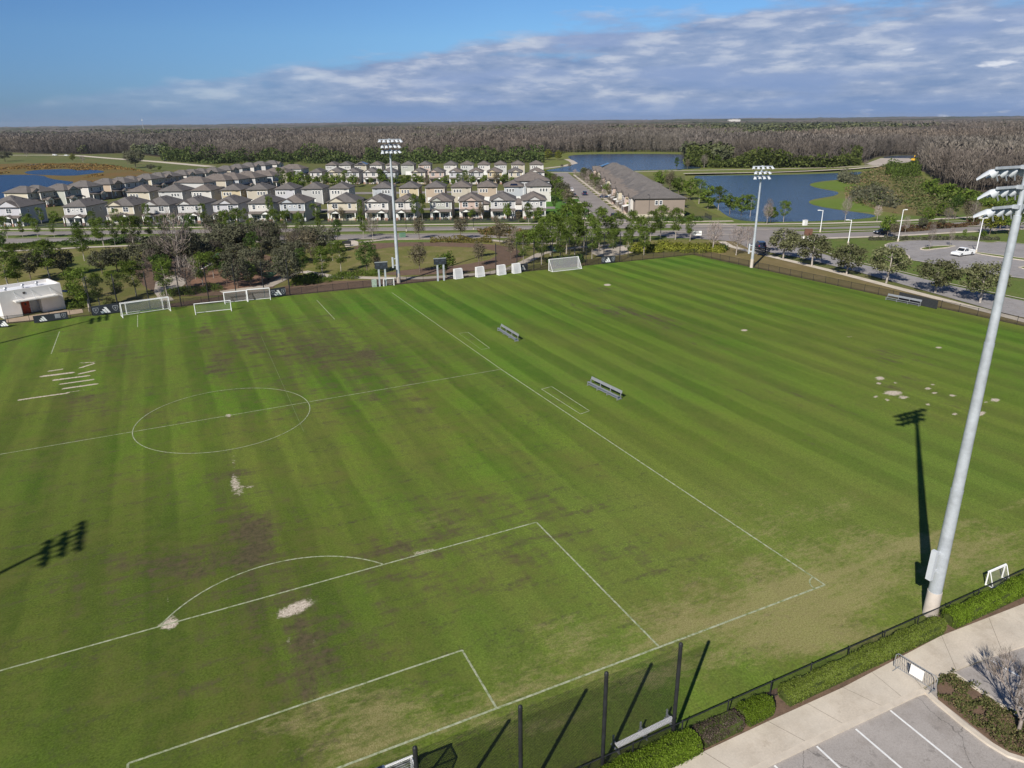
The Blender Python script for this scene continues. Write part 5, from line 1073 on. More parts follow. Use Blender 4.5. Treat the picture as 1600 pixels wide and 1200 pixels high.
mb = MB(); mb.tube((0, 0, -.05), (0, 0, .8), .26, .3, 14); mb.build('body', mat('black_plastic', (.02, .02, .022), .5), t2)
MB().tube((0, 0, .8), (0, 0, 1.0), .32, .22, 14).build('lid', MATS['black_plastic'], t2)
P = g(31, 488); t2 = thing('concrete_bench', 'low grey bench against the wall of the white building', 'bench', P, X)
MB().box(-.9, .9, -.25, .25, .38, .5).build('seat', M_CONC, t2)
for x in (-.6, .6): MB().box(x-.1, x+.1, -.2, .2, -.05, .38).build('leg', M_CONC, t2)
P = g(2, 486); t2 = tag(MB().box(-1.2, .6, -.4, .4, -.05, 1.4).box(-1.2, .6, .4, .55, -.05, 1.0).build('brick_planter', M_BRICK), 'low brown brick planter at the left side of the white building', 'planter'); t2.location = (P[0], P[1], 0)
# distant white house and pavilion
P = g(216, 236); t = thing('far_house', 'white house glimpsed at the edge of the left woods', 'house', P, e1)
MB().box(-9, 9, 0, 10, 0, 5).build('wall', siding('white'), t); hip(18, 10, 5, 3.4).build('roof', [M_RF, M_TRIM], t); put('window', window_mesh(3, 2, 2), t, (-4, 0, 1.5))

# ------------------------------------------------------------------ floodlight poles
M_GALV = mat('galvanised_steel', (.45, .48, .51), .5, .10, .9, metal=.25, spec=.4, fine=.16, fscale=4); M_LAMP = mat('lamp_hood_white', (.50, .525, .55), .45, .04, 2); M_BLK = mat('black_steel', (.022, .023, .025), .55, .2, 2)
M_LENS = mat('lamp_glass', (.16, .17, .18), .1, .1, 2, spec=.6); M_BASE = mat('precast_base', (.52, .46, .40), .9, .1, 1.5, fine=.15)
def lamp_mesh():
    mb = MB(); n = 14          # bowl opening towards -y, visor stretched forward over it
    rings = [(.06, .30), (.26, .16), (.34, -.08)]; V = []
    for r, y in rings: V += [(r*math.cos(2*math.pi*i/n), y, r*math.sin(2*math.pi*i/n)) for i in range(n)]
    F = [(a*n+i, a*n+(i+1) % n, (a+1)*n+(i+1) % n, (a+1)*n+i) for a in range(2) for i in range(n)]; mb.add(V, F, 0, True)
    mb.add(V[:n], [tuple(range(n))], 0); mb.add([(x*.98, y+.01, z*.98) for x, y, z in V[2*n:]], [tuple(range(n))], 1)
    vis = []
    for j, (y, r) in enumerate(((-.08, .345), (-.45, .38), (-.82, .36))):
        for i in range(9):
            a = math.pi*(.02+.96*i/8); vis.append((r*math.cos(a), y, r*math.sin(a)*(1-.22*j)))
    mb.add(vis, [(j*9+i, j*9+i+1, (j+1)*9+i+1, (j+1)*9+i) for j in range(2) for i in range(8)], 0, True)
    mb.tube((0, .12, -.18), (0, .05, -.62), .05, .05, 6, 1); return mb.mesh('lamp', [M_LAMP, M_LENS])
LAMP = None
def light_pole(P, h, r0, rows, face, label, lean=(0, 0), box=True, box_side=-1, sp_=.80):
    global LAMP
    LAMP = LAMP or lamp_mesh()
    t = thing('light_pole', label, 'floodlight', (P[0], P[1], -.05), (math.cos(face), math.sin(face)), 'floodlight poles around the pitches')
    mb = MB(); L = Vector((lean[0], lean[1], 0)); c_, s_ = math.cos(-face), math.sin(-face); Ll = Vector((L.x*c_-L.y*s_, L.x*s_+L.y*c_, 0))
    at = lambda z: Vector((0, 0, z))+Ll*(z/h)
    mb.tube(at(0), at(h*.33), r0, r0*.83, 20); mb.tube(at(h*.33-.4), at(h*.66), r0*.80, r0*.62, 20); mb.tube(at(h*.66-.3), at(h-2.6), r0*.60, r0*.47, 20); mb.tube(at(h-2.7), at(h), r0*.34, r0*.30, 14)
    for z_, f_ in ((h*.33, .86), (h*.66, .645)): mb.tube(at(z_-.25), at(z_), r0*f_, r0*f_*.995, 20)
    mb.tube(at(5.2)+Vector((0, -r0*.84, 0)), at(h-3)+Vector((0, -r0*.48, 0)), .02, .02, 5); mb.build('pole', M_GALV, t)
    mb = MB(); mb.tube(at(-.1), at(1.9), r0*1.10, r0*1.04, 20); mb.build('base', M_BASE, t)
    if box:
        mb = MB(); bx = box_side*(r0+.60); mb.box(bx-.13, bx+.13, -.17, .17, 3.1, 5.2)
        for z_ in (3.5, 4.8): mb.box(min(0, bx), max(0, bx), -.06, .06, z_, z_+.15)
        mb.build('control_box', M_LAMP, t)
    for j, n in enumerate(rows):
        z = h-.15-j*1.0; p = at(z); wd = (n-1)*sp_/2+.2
        a = MB(); a.box(p.x-wd, p.x+wd, p.y-.32, p.y-.2, z-.06, z+.06); a.box(p.x-.25, p.x+.25, p.y-.22, p.y+.1, z-.1, z+.1); a.box(p.x-wd+.1, p.x+wd-.1, p.y-.6, p.y-.28, z-.1, z-.07)
        arm = a.build('crossarm', M_GALV, t)
        for i in range(n):
            o = link('lamp', LAMP, arm); o.scale = (.84, .84, .74); x = (i-(n-1)/2)*sp_; o.location = (p.x+x, p.y-.5, z-.28); fan = (i-(n-1)/2)*.16+(((i*7+j*3) % 5)-2)*.04
            o.rotation_euler = (math.radians(24+((i+j) % 3)*4), 0, fan)
    return t
light_pole(g(623, 441), 27.7, .38, (6, 5, 5), 0.0-.0, 'tall grey floodlight pole at the far end between the two scoreboards')
light_pole(g(1174, 418), 21.4, .33, (5, 4, 4), math.radians(-25), 'grey floodlight pole with short lamp rows at the right field corner', box=True, sp_=.95)
light_pole(g(1453, 960), 28.2, .41, (6, 5, 5), math.radians(180), 'nearest floodlight pole, leaning up the right edge with a white box', lean=(-.50, .1), box_side=1, sp_=.80)
for (u, v), lb, hd in (((104, 843), 'floodlight pole standing left of the view near the front', 27.0), ((157, 497), 'floodlight pole standing left of the view at the far end', 27.0)):
    p = np.array(g(u, v))-SHD*(hd/math.tan(SUN_EL)); light_pole(p, 27.8, .38, (6, 5, 5), math.radians(90), lb)

# ------------------------------------------------------------------ fences and netting
NET_B = net_mat('black_netting', (.012, .012, .013), .20); NET_C = net_mat('chain_link', (.018, .018, .018), .34)
NET_N = net_mat('black_netting_near', (.012, .012, .013), .32, .09)
def fence(pts, h, label, step=3.0, mid=False, netm=None, r=.035):
    pts = [Vector(p) for p in pts]; t = thing('chain_link_fence', label, 'fence', (pts[0].x, pts[0].y, 0)); o = pts[0]
    m = MB(); rail = MB(); posts = []
    for a, b in zip(pts[:-1], pts[1:]):
        A, Bb = a-o, b-o; m.add([(A.x, A.y, -.1), (Bb.x, Bb.y, -.1), (Bb.x, Bb.y, h), (A.x, A.y, h)], [(0, 1, 2, 3)]); rail.tube((A.x, A.y, h), (Bb.x, Bb.y, h), r*.8, r*.8, 6); rail.tube((A.x, A.y, .08), (Bb.x, Bb.y, .08), r*.6, r*.6, 5)
        n = max(1, round((b-a).length/step))
        for i in range(n): posts.append(A+(Bb-A)*i/n)
    posts.append(pts[-1]-o); m.build('mesh_panel', netm or NET_C, t); rail.build('rail', M_BLK, t)
    pm = MB().tube((0, 0, -.1), (0, 0, h+.05), r, r, 8).tube((0, 0, h+.05), (0, 0, h+.1), r*1.2, r*.5, 8).mesh('post', [M_BLK])
    for p in posts: link('post', pm, t, (p.x, p.y, 0))
    return t
YF = lambda x: 58.9-(x+29.5)*.0285
fence([(-46, YF(-46)), (39.5, YF(39.5)), (43, YF(43)), (110.9, 54.7)], 1.3, 'black chain-link fence along the far end of the pitches', mid=True)
fence([(110.9, 54.7), (112.1, 20), (113.1, 0), (115.9, -57)], 1.3, 'black chain-link fence along the right side beside the lane')
fence([(-14, FY), (20, FY), (38.4, FY-.05), (62, FY)], 1.2, 'black chain-link fence along the near goal line behind the hedges', netm=net_mat('chain_link_near', (.015, .015, .015), .22))
def stop_net(xs, yf, h, label, r, netm, top=True):
    t = thing('ball_stop_net', label, 'netting', (xs[0], yf(xs[0]), 0)); o = Vector((xs[0], yf(xs[0])))
    P = [Vector((x, yf(x)))-o for x in xs]; m = MB(); m.add([(P[0].x, P[0].y, .1), (P[-1].x, P[-1].y, .1), (P[-1].x, P[-1].y, h-.15), (P[0].x, P[0].y, h-.15)], [(0, 1, 2, 3)]); m.build('netting', netm, t)
    pm = MB().tube((0, 0, -.1), (0, 0, h-.1), r, r, 12).tube((0, 0, h-.1), (0, 0, h+.03), r*1.15, r*1.0, 12).tube((0, 0, h+.03), (0, 0, h+.1), r, r*.3, 12)
    for z in (1.2, 2.2, 3.2, 4.2): pm.tube((0, 0, z), (0, 0, z+.05), r*1.12, r*1.12, 10)
    pm = pm.mesh('post', [M_BLK])
    for p in P: link('post', pm, t, (p.x, p.y, 0))
    return t
def on_line(u, v0): 
    x = g(u, v0)[0]; return x
stop_net([-7.0, -2.1, 2.74, 7.64, 12.18, 16.55], lambda x: FY+.25, 6.1, 'tall black netting between grey posts behind the near goal', .10, NET_N)
stop_net([g(u, v)[0] for u, v in ((144,493),(187,477),(235,461),(284,478),(326,470),(368,463),(410,458),(452,459))][:1]+[g(u, 480)[0] for u in (187, 235, 284)]+[g(326,470)[0], g(368,464)[0], g(410,459)[0], g(452,459)[0]], lambda x: YF(x)+.4, 6.6, 'tall black netting posts behind the left far goals', .09, NET_B)
stop_net([g(775,428)[0], g(806,424)[0], g(834,422)[0], g(862,419)[0], g(890,417)[0], g(919,415)[0], g(946,412)[0], g(973,410)[0]], lambda x: YF(x)+.4, 6.4, 'tall black netting posts behind the right far goal', .09, NET_B)
fence([W(-120, 160.2), W(45, 160.2)], 1.1, 'dark low fence along the gardens of the first house row', 3.2, netm=net_mat('garden_fence_mesh', (.03, .035, .04), .55))
fence([W(77, 160), W(98, 160), W(98, 168)], 1.2, 'dark low fence around the lawn beside the townhouses', 3, netm=MATS['garden_fence_mesh'])

# ------------------------------------------------------------------ goals
M_GW = mat('goal_white', (.78, .78, .77), .5, .04, 2); NET_W = net_mat('white_goal_net', (.72, .72, .72), .22); NET_W2 = net_mat('white_goal_net_dense', (.75, .75, .76), .62); NET_NEAR = net_mat('goal_net_cord', (.60, .60, .58), .34, .12)
def goal(pl, pr, h, dbot, dtop, label, net=None, r=.06, bottom=True, group='goals around the pitches', cat='goal', wheels=False):
    pl, pr = Vector(pl), Vector(pr); w_ = (pr-pl).length; t = thing('football_goal', label, cat, (pl.x, pl.y, 0), (pr-pl).normalized(), group)
    for x in (0, w_): MB().tube((x, 0, -.03), (x, 0, h), r, r, 10).build('post', M_GW, t)
    MB().tube((-r, 0, h), (w_+r, 0, h), r, r, 10).build('crossbar', M_GW, t)
    f = MB()
    for x in (0, w_):
        if abs(dtop) > .05: f.tube((x, 0, h), (x, dtop, h), r*.6)
        f.tube((x, dtop, h), (x, dbot, .06), r*.6); f.tube((x, 0, .05), (x, dbot, .05), r*.7)
    f.tube((0, dbot, .06), (w_, dbot, .06), r*.7)
    if abs(dtop) > .05: f.tube((0, dtop, h), (w_, dtop, h), r*.6)
    f.build('back_frame', M_GW, t); n = MB(); e = .01
    n.add([(e, dbot, .06), (w_-e, dbot, .06), (w_-e, dtop, h-.03), (e, dtop, h-.03)], [(0, 1, 2, 3)])
    if abs(dtop) > .05: n.add([(e, 0, h-.03), (w_-e, 0, h-.03), (w_-e, dtop, h-.03), (e, dtop, h-.03)], [(0, 1, 2, 3)])
    for x in (e, w_-e): n.add([(x, 0, .05), (x, dbot, .06), (x, dtop, h-.03), (x, 0, h-.03)], [(0, 1, 2, 3)])
    n.build('net', net or NET_W, t); return t
goal(g(192.5, 497), g(267, 486), 2.44, 1.9, .8, 'full-size white goal on the far left beside the logo banner')
goal(g(199, 491.5), g(256, 483.5), 2.0, 1.2, .6, 'smaller white goal nested inside the full-size far left goal', r=.05)
goal(g(306, 492), g(362, 486), 1.9, 1.2, .05, 'low wide white goal standing out on the turf at far left')
goal(g(352, 475.5), g(387, 471.5), 2.1, 1.2, .5, 'white goal at far left, left one of the touching pair', r=.055)
goal(g(388, 471.5), g(423, 468.5), 2.2, 1.2, .5, 'white goal at far left, right one of the touching pair', r=.055)
goal(g(857.5, 423), g(903, 418), 2.44, -1.7, -.05, 'full-size white goal at the far right turned towards the fence')
goal(g(600, 447.5), g(616, 446), 1.45, .8, .05, 'mini white goal at the foot of the middle floodlight pole', r=.06)
for (u, v, lb) in ((709, 435.5, 'small white netted goal leftmost of four along the far fence'), (743, 432.5, 'small white netted goal second of four along the far fence'), (776.5, 429.5, 'small white netted goal third of four along the far fence'), (800, 427, 'small white netted goal nearest the right banner along the fence')):
    p = Vector(g(u, v)); goal(p, p+Vector((1.75, .25)), 2.0, -.9, -.5, lb, NET_W2, .055)
goal((44.1, -56.6), (45.95, -56.6), 1.1, -.5, -.1, 'little white goal behind the hedge at the right edge', net_mat('thin_net', (.6, .6, .6), .12), .05)
gn = goal((-3.98, -54.45), (3.32, -54.45), 2.44, -1.9, -.9, 'white full-size goal cut by the bottom edge behind the netting post', NET_NEAR, .065)
MB().box(5.55, 6.0, -.07, .07, 2.37, 2.52).build('padding', mat('blue_pad', (.10, .14, .22), .7), gn)

# ------------------------------------------------------------------ banners with three-bar logo, scoreboards, benches
M_BAN = mat('banner_dark', (.028, .034, .042), .7, .15, 1); M_BANG = mat('banner_grey', (.26, .27, .29), .7, .1, 2)
def banner(a, b, h, label, emb=True, logo_at=.5, extra=None):
    a, b = Vector(a), Vector(b); w_ = (b-a).length; t = thing('banner', label, 'banner', (a.x, a.y, 0), (b-a).normalized(), 'dark logo banners on the far fence')
    MB().box(0, w_, 0, .05, .1, h).build('panel', M_BAN, t)
    L = MB(); c = w_*logo_at; s = h*.62/1.0
    for i, hh in enumerate((.36, .68, 1.0)):          # three slanted bars rising to the right
        x = c+(-.62+i*.44)*s; z0 = .1+h*.12; top = hh*s*.95; sl = .55*top
        L.add([(x-sl*.0, -.012, z0), (x+.36*s, -.012, z0), (x+.36*s-sl, -.012, z0+top), (x-sl*1.0+.0, -.012, z0+top)][:4], [(0, 1, 2, 3)])
    L.build('logo', M_GW, t)
    if emb:
        for f in ((.14, .86) if extra is None else (.88,)):
            e = MB(); x = w_*f; z = .1+h*.48; q = h*.30
            sh = [(-.8, .9), (.8, .9), (.85, .1), (.5, -.6), (0, -1.0), (-.5, -.6), (-.85, .1)]
            e.add([(x+px_*q, -.01, z+pz*q) for px_, pz in sh], [tuple(range(7))], 0); e.add([(x+px_*q*.78, -.014, z+pz*q*.78) for px_, pz in sh], [tuple(range(7))], 1)
            e.add([(x-.34*q, -.018, z+.38*q), (x+.34*q, -.018, z+.38*q), (x, -.018, z-.45*q)], [(0, 1, 2)], 0); e.build('emblem', [M_BANG, M_BAN], t)
    if extra == 'plate':
        MB().box(w_*.62, w_*.78, -.02, 0, .1+h*.25, .1+h*.8).build('lettering_panel', M_BANG, t)
    return t
banner(g(145.5, 494.5), g(188, 488.5), 1.75, 'dark logo banner with two shields beside the big far left goal')
banner(g(54, 506), g(107.5, 498.5), 1.3, 'dark logo banner with grey plate in front of the white building', extra='plate', logo_at=.28)
banner(g(-22, 514), g(12, 511.5), 1.3, 'dark banner end cut by the left picture edge', emb=False, logo_at=.9)
banner(g(424, 465.5), g(447, 462), 1.7, 'dark logo banner right of the touching pair of goals')
banner(g(810, 425), g(824.5, 423.2), 1.7, 'dark logo banner beside the fourth small goal', emb=False)
banner(g(939.5, 412.6), g(961, 410.5), 1.7, 'dark logo banner with shields right of the far right goal')
def scoreboard(pl, pr, label, zt, zb):
    pl, pr = Vector(pl), Vector(pr); w_ = (pr-pl).length; t = thing('scoreboard', label, 'scoreboard', (pl.x, pl.y, -.1), (pr-pl).normalized(), 'scoreboards at the far end')
    for x in (w_*.28, w_*.78): MB().box(x-.16, x+.16, -.12, .12, 0, zb+.3).build('post', M_GALV, t)
    MB().box(0, w_, -.22, .0, zb, zt).build('panel', M_BAN, t)
    MB().box(-.03, w_+.03, -.24, .02, zt, zt+.14).build('header', M_MET, t)
    d = MB()
    for i in range(2): d.box(w_*(.12+.5*i), w_*(.36+.5*i), -.235, -.22, zb+(zt-zb)*.5, zb+(zt-zb)*.85)
    d.box(w_*.42, w_*.56, -.235, -.22, zb+(zt-zb)*.18, zb+(zt-zb)*.4); d.build('display', mat('display_dark', (.05, .06, .075), .3), t)
    return t
p = g(588, 447.5); q = g(607.5, 446); scoreboard(p, q, 'dark scoreboard on two grey posts left of the middle floodlight pole', 4.8, 3.55)
p = g(679, 439.5); q = g(698, 438); scoreboard(p, q, 'dark scoreboard on two grey posts right of the middle floodlight pole', 4.65, 3.5)
M_ALU = mat('aluminium', (.30, .31, .32), .4, .06, 2, metal=.35, spec=.5)
def bench(a, b, label, depth=.55, back=True, n=4, group='aluminium team benches', sgn=1, mt=None):
    a, b = Vector(a), Vector(b); L = (b-a).length; t = thing('team_bench', label, 'bench', (a.x, a.y, 0), (b-a).normalized(), group)
    MB().box(0, L, -.28, .02, .43, .48).build('seat', mt or M_ALU, t)
    if back: MB().prism([(sgn*.32, .72), (sgn*.40, 1.06), (sgn*.44, 1.05), (sgn*.36, .71)], 'x', 0, L).build('backrest', M_ALU, t)
    for i in range(n):
        x = .08+(L-.16)*i/(n-1); m = MB(); m.box(x-.04, x+.04, -.26, -.18, 0, .43); m.box(x-.04, x+.04, .26*sgn-.04, .26*sgn+.04, 0, .75); m.box(x-.04, x+.04, -.26, .3, .38, .43); m.box(x-.04, x+.04, -.32, .42, 0, .06); m.build('leg', M_ALU, t)
    if back: MB().box(0, L, -.12, .38, .10, .14).build('foot_plank', M_ALU, t)
    return t
bench(g(920, 601.5), g(967.5, 625), 'long aluminium team bench on the turf, nearer of the two by the touchline')
bench(g(779.5, 516.5), g(807, 533.5), 'long aluminium team bench on the turf, farther of the two by the touchline')
bench(g(1384.5, 468), g(1437, 478.5), 'aluminium team bench against the right fence')
t = tag(MB().box(0, 7.2, 0, .05, .05, 1.5).build('wind_screen', mat('dark_screen', (.03, .032, .035), .8)), 'dark screen panel on the fence behind the right bench', 'screen'); p, q = Vector(g(1400, 470)), Vector(g(1443, 480)); dd = (q-p).normalized(); t.location = (p.x+.55, p.y, 0); t.rotation_euler.z = math.atan2(dd.y, dd.x)
bench((13.4, -56.65), (17.1, -56.5), 'white plank bench along the near fence between two netting posts', back=False, n=3, group='benches by the near fence', mt=M_TRIM)
# electrical cabinet, litter of small things
def small(name, px, label, cat, parts, X=(1, 0), group=None):
    t = thing(name, label, cat, g(*px), X, group)
    for nm, mb, m in parts: mb.build(nm, m, t)
    return t
M_GREEN = mat('utility_green', (.13, .24, .16), .6, .1, 2); M_TEAL = mat('shade_fabric_teal', (.03, .075, .06), .8, .15, 1)
small('utility_cabinet', (585, 447.5), 'pale green utility cabinet by the left scoreboard', 'utility box', [('body', MB().box(-.45, .45, -.35, .35, -.05, 1.35), mat('pale_green', (.36, .44, .36), .7)), ('door', MB().box(-.4, .4, -.38, -.35, .1, 1.25), mat('pale_green_door', (.32, .40, .32), .7))])
small('utility_cabinet', (629, 370), 'bright green utility box beside the boulevard', 'utility box', [('body', MB().box(-.8, .8, -.5, .5, -.1, 1.0), M_GREEN), ('lid', MB().box(-.84, .84, -.54, .54, 1.0, 1.08), M_GREEN)])
small('sign_board', (1088.5, 373), 'white board sign on two dark posts by the road junction', 'sign', [('board', MB().box(-1.3, 1.3, -.04, .04, .9, 2.1), M_TRIM), ('lettering', MB().box(-1.1, 1.1, -.05, -.04, 1.42, 1.56), M_FASCIA), ('post', MB().box(-1.35, -1.25, -.05, .05, -.1, 2.2), M_BLK), ('post', MB().box(1.25, 1.35, -.05, .05, -.1, 2.2), M_BLK)], (math.cos(-.6), math.sin(-.6)))
small('monument_sign', (1261.5, 375.5), 'brown monument sign on a white plinth at the lane entrance', 'sign', [('panel', MB().box(-1.0, 1.0, -.2, .2, 1.2, 3.0), mat('sign_brown', (.13, .065, .045), .8, .1, 1)), ('base', MB().box(-1.3, 1.3, -.35, .35, -.1, 1.2), M_STUC)], (.8, -.6))
small('utility_cabinet', (1257.5, 351.5), 'white upright cabinet beside the boulevard pavement near the lake', 'utility box', [('body', MB().box(-.65, .65, -.4, .4, -.1, 1.4), M_TRIM), ('lid', MB().box(-.7, .7, -.45, .45, 1.4, 1.5), M_TRIM)])
small('park_bench', (541.5, 384), 'dark bench on the white pad in the park', 'bench', [('seat', MB().box(-1.2, 1.2, -.3, .3, .5, .6), M_BLK), ('backrest', MB().box(-1.2, 1.2, .3, .38, .6, 1.2), M_BLK), ('leg', MB().box(-1.1, -1, -.3, .38, 0, .5), M_BLK), ('leg', MB().box(1, 1.1, -.3, .38, 0, .5), M_BLK)], e1)
# playground
pg = thing('play_structure', 'playground tower with green roof and white slide among the trees', 'play structure', g(345, 421), e1)
for x in (-1, 1):
    for y in (-1, 1): MB().tube((x, y, -.1), (x, y, 2.9), .08).build('post', mat('play_brown', (.28, .14, .08), .7), pg)
MB().box(-1.1, 1.1, -1.1, 1.1, 1.5, 1.6).build('platform', MATS['play_brown'], pg)
MB().add([(-1.2, -1.2, 2.8), (1.2, -1.2, 2.8), (1.2, 1.2, 2.8), (-1.2, 1.2, 2.8), (0, 0, 3.7)], [(0, 1, 4), (1, 2, 4), (2, 3, 4), (3, 0, 4), (3, 2, 1, 0)]).build('roof', mat('play_green', (.04, .13, .06), .6), pg)
MB().prism([(-1.1, 1.6), (-4.2, .15), (-4.2, .3), (-1.1, 1.85)], 'y', -.35, .35).build('slide', M_GW, pg)
sp = thing('spinner_bowl', 'round green play bowl on the playground', 'play equipment', g(420, 436)); 
mb = MB(); n = 24
for (r0, z0, r1, z1) in ((.6, .35, 1.6, .9), (1.6, .9, 1.75, 1.25), (1.75, 1.25, 1.6, 1.25)): mb.tube((0, 0, z0), (0, 0, max(z1, z0+.001)), r0, r1, n, 0, False)
mb.build('bowl', mat('bowl_green', (.10, .26, .14), .5), sp); MB().tube((0, 0, -.1), (0, 0, .5), .25, .25, 12).build('base', M_BLK, sp)
for (u, v, lb, w_) in ((863, 407, 'teal shade canopy on posts among the right pines', 4.2),):
    sh = thing('shade_canopy', lb, 'canopy', g(u, v), e1, 'shade canopies')
    for x in (-1, 1):
        for y in (-1, 1): MB().tube((x*w_/2, y*w_/2, -.1), (x*w_/2, y*w_/2, 2.6), .07).build('post', M_BLK, sh)
    a = w_/2+.2; MB().add([(-a, -a, 2.6), (a, -a, 2.6), (a, a, 2.6), (-a, a, 2.6), (0, 0, 3.7), (-a, -a, 2.54), (a, -a, 2.54), (a, a, 2.54), (-a, a, 2.54)], [(0, 1, 4), (1, 2, 4), (2, 3, 4), (3, 0, 4), (0, 5, 6, 1), (1, 6, 7, 2), (2, 7, 8, 3), (3, 8, 5, 0)]).build('fabric_roof', M_TEAL, sh)
# crowd barrier near the car park
a, b = Vector(g(1396, 1043)), Vector(g(1460, 1083)); L = (b-a).length; t = thing('crowd_barrier', 'silver crowd barrier with a white sheet across the pavement', 'barrier', (a.x, a.y, 0), (b-a).normalized())
f = MB(); hb = 1.1; f.path([(0, 0, .12), (0, 0, hb-.15), (.12, 0, hb), (L-.12, 0, hb), (L, 0, hb-.15), (L, 0, .12)], .024, 8); f.tube((0, 0, .16), (L, 0, .16), .02); f.build('frame', M_ALU, t)
bars = MB(); n = 18
for i in range(1, n): bars.tube((L*i/n, 0, .16), (L*i/n, 0, hb), .010, .010, 5)
bars.build('bars', M_ALU, t)
for x in (.15, L-.15): MB().tube((x, -.35, .03), (x, .35, .03), .025).tube((x, 0, .03), (x, 0, .16), .025).build('foot', M_ALU, t)
MB().box(L*.38, L*.70, -.05, -.035, .30, .98).build('sign_sheet', M_TRIM, t)
MB().box(L*.36, L*.38, -.05, -.035, .42, .98).build('sign_strip', M_BLK, t)
# street lights
def street_light(px, vtop, label, arm=1.5, m=M_GW, group='white street lights by the car park', double=False, r=.12):
    P = g(*px); h = height(P, vtop); t = thing('street_light', label, 'street light', (*P, -.1), (math.cos(-TH), math.sin(-TH)), group)
    MB().tube((0, 0, 0), (0, 0, h), r, r*.7, 10).build('pole', m, t); MB().tube((0, 0, -.05), (0, 0, .7), r*2, r*2, 12).build('base', M_CONC, t)
    for s in ((-1, 1) if double else (-1 if arm > 0 else 1,)):
        A = abs(arm); MB().box(min(0, s*A), max(0, s*A), -.06, .06, h-.1, h+.02).box(min(s*A*.45, s*A), max(s*A*.45, s*A), -.2, .2, h-.05, h+.12).build('lamp_head', m, t)
street_light((1281.5, 362), 328, 'white street light in the median near the lane entrance'); street_light((1325, 381), 343, 'white street light on the lawn behind the third oak')
street_light((1403, 376.5), 327, 'white street light at the corner of the car park', -1.0); street_light((1525, 394), 340, 'white twin-headed street light beside the parked pickup', 1.0, double=True)
for (u, v, vt, lb) in ((635, 361, 312, 'dark slim lamp post on the boulevard median near the middle'), (740, 359, 322, 'dark slim lamp post on the boulevard median behind the lawn'), (1013, 349, 304, 'dark slim lamp post before the townhouse end wall'), (526, 360, 322, 'dark slim lamp post on the boulevard left of the tall floodlight')):
    street_light((u, v), vt, lb, .7, M_BLK, 'dark lamp posts along the boulevard', r=.07)
# ------------------------------------------------------------------ vehicles
M_TYRE = mat('tyre_rubber', (.018, .018, .018), .8); M_RIM = mat('wheel_rim', (.45, .45, .46), .35, .05, 2, metal=.6); M_CGL = mat('car_glass', (.015, .018, .022), .08, .1, 1, spec=.6)
M_RED = mat('tail_light', (.35, .02, .02), .3); M_HL = mat('head_light', (.75, .76, .78), .2)
PAINTS = {c: mat('car_paint_'+c, v, .25, .03, 1, spec=.5) for c, v in dict(white=(.78, .78, .77), black=(.018, .019, .022), navy=(.02, .035, .08), silver=(.45, .46, .48), grey=(.10, .10, .11)).items()}
def taper(mb, x0, x1, y0, y1, z0, X0, X1, Y0, Y1, z1, mi=0):
    mb.add([(x0,y0,z0),(x1,y0,z0),(x1,y1,z0),(x0,y1,z0),(X0,Y0,z1),(X1,Y0,z1),(X1,Y1,z1),(X0,Y1,z1)], [(0,3,2,1),(4,5,6,7),(0,1,5,4),(1,2,6,5),(2,3,7,6),(3,0,4,7)], mi); return mb
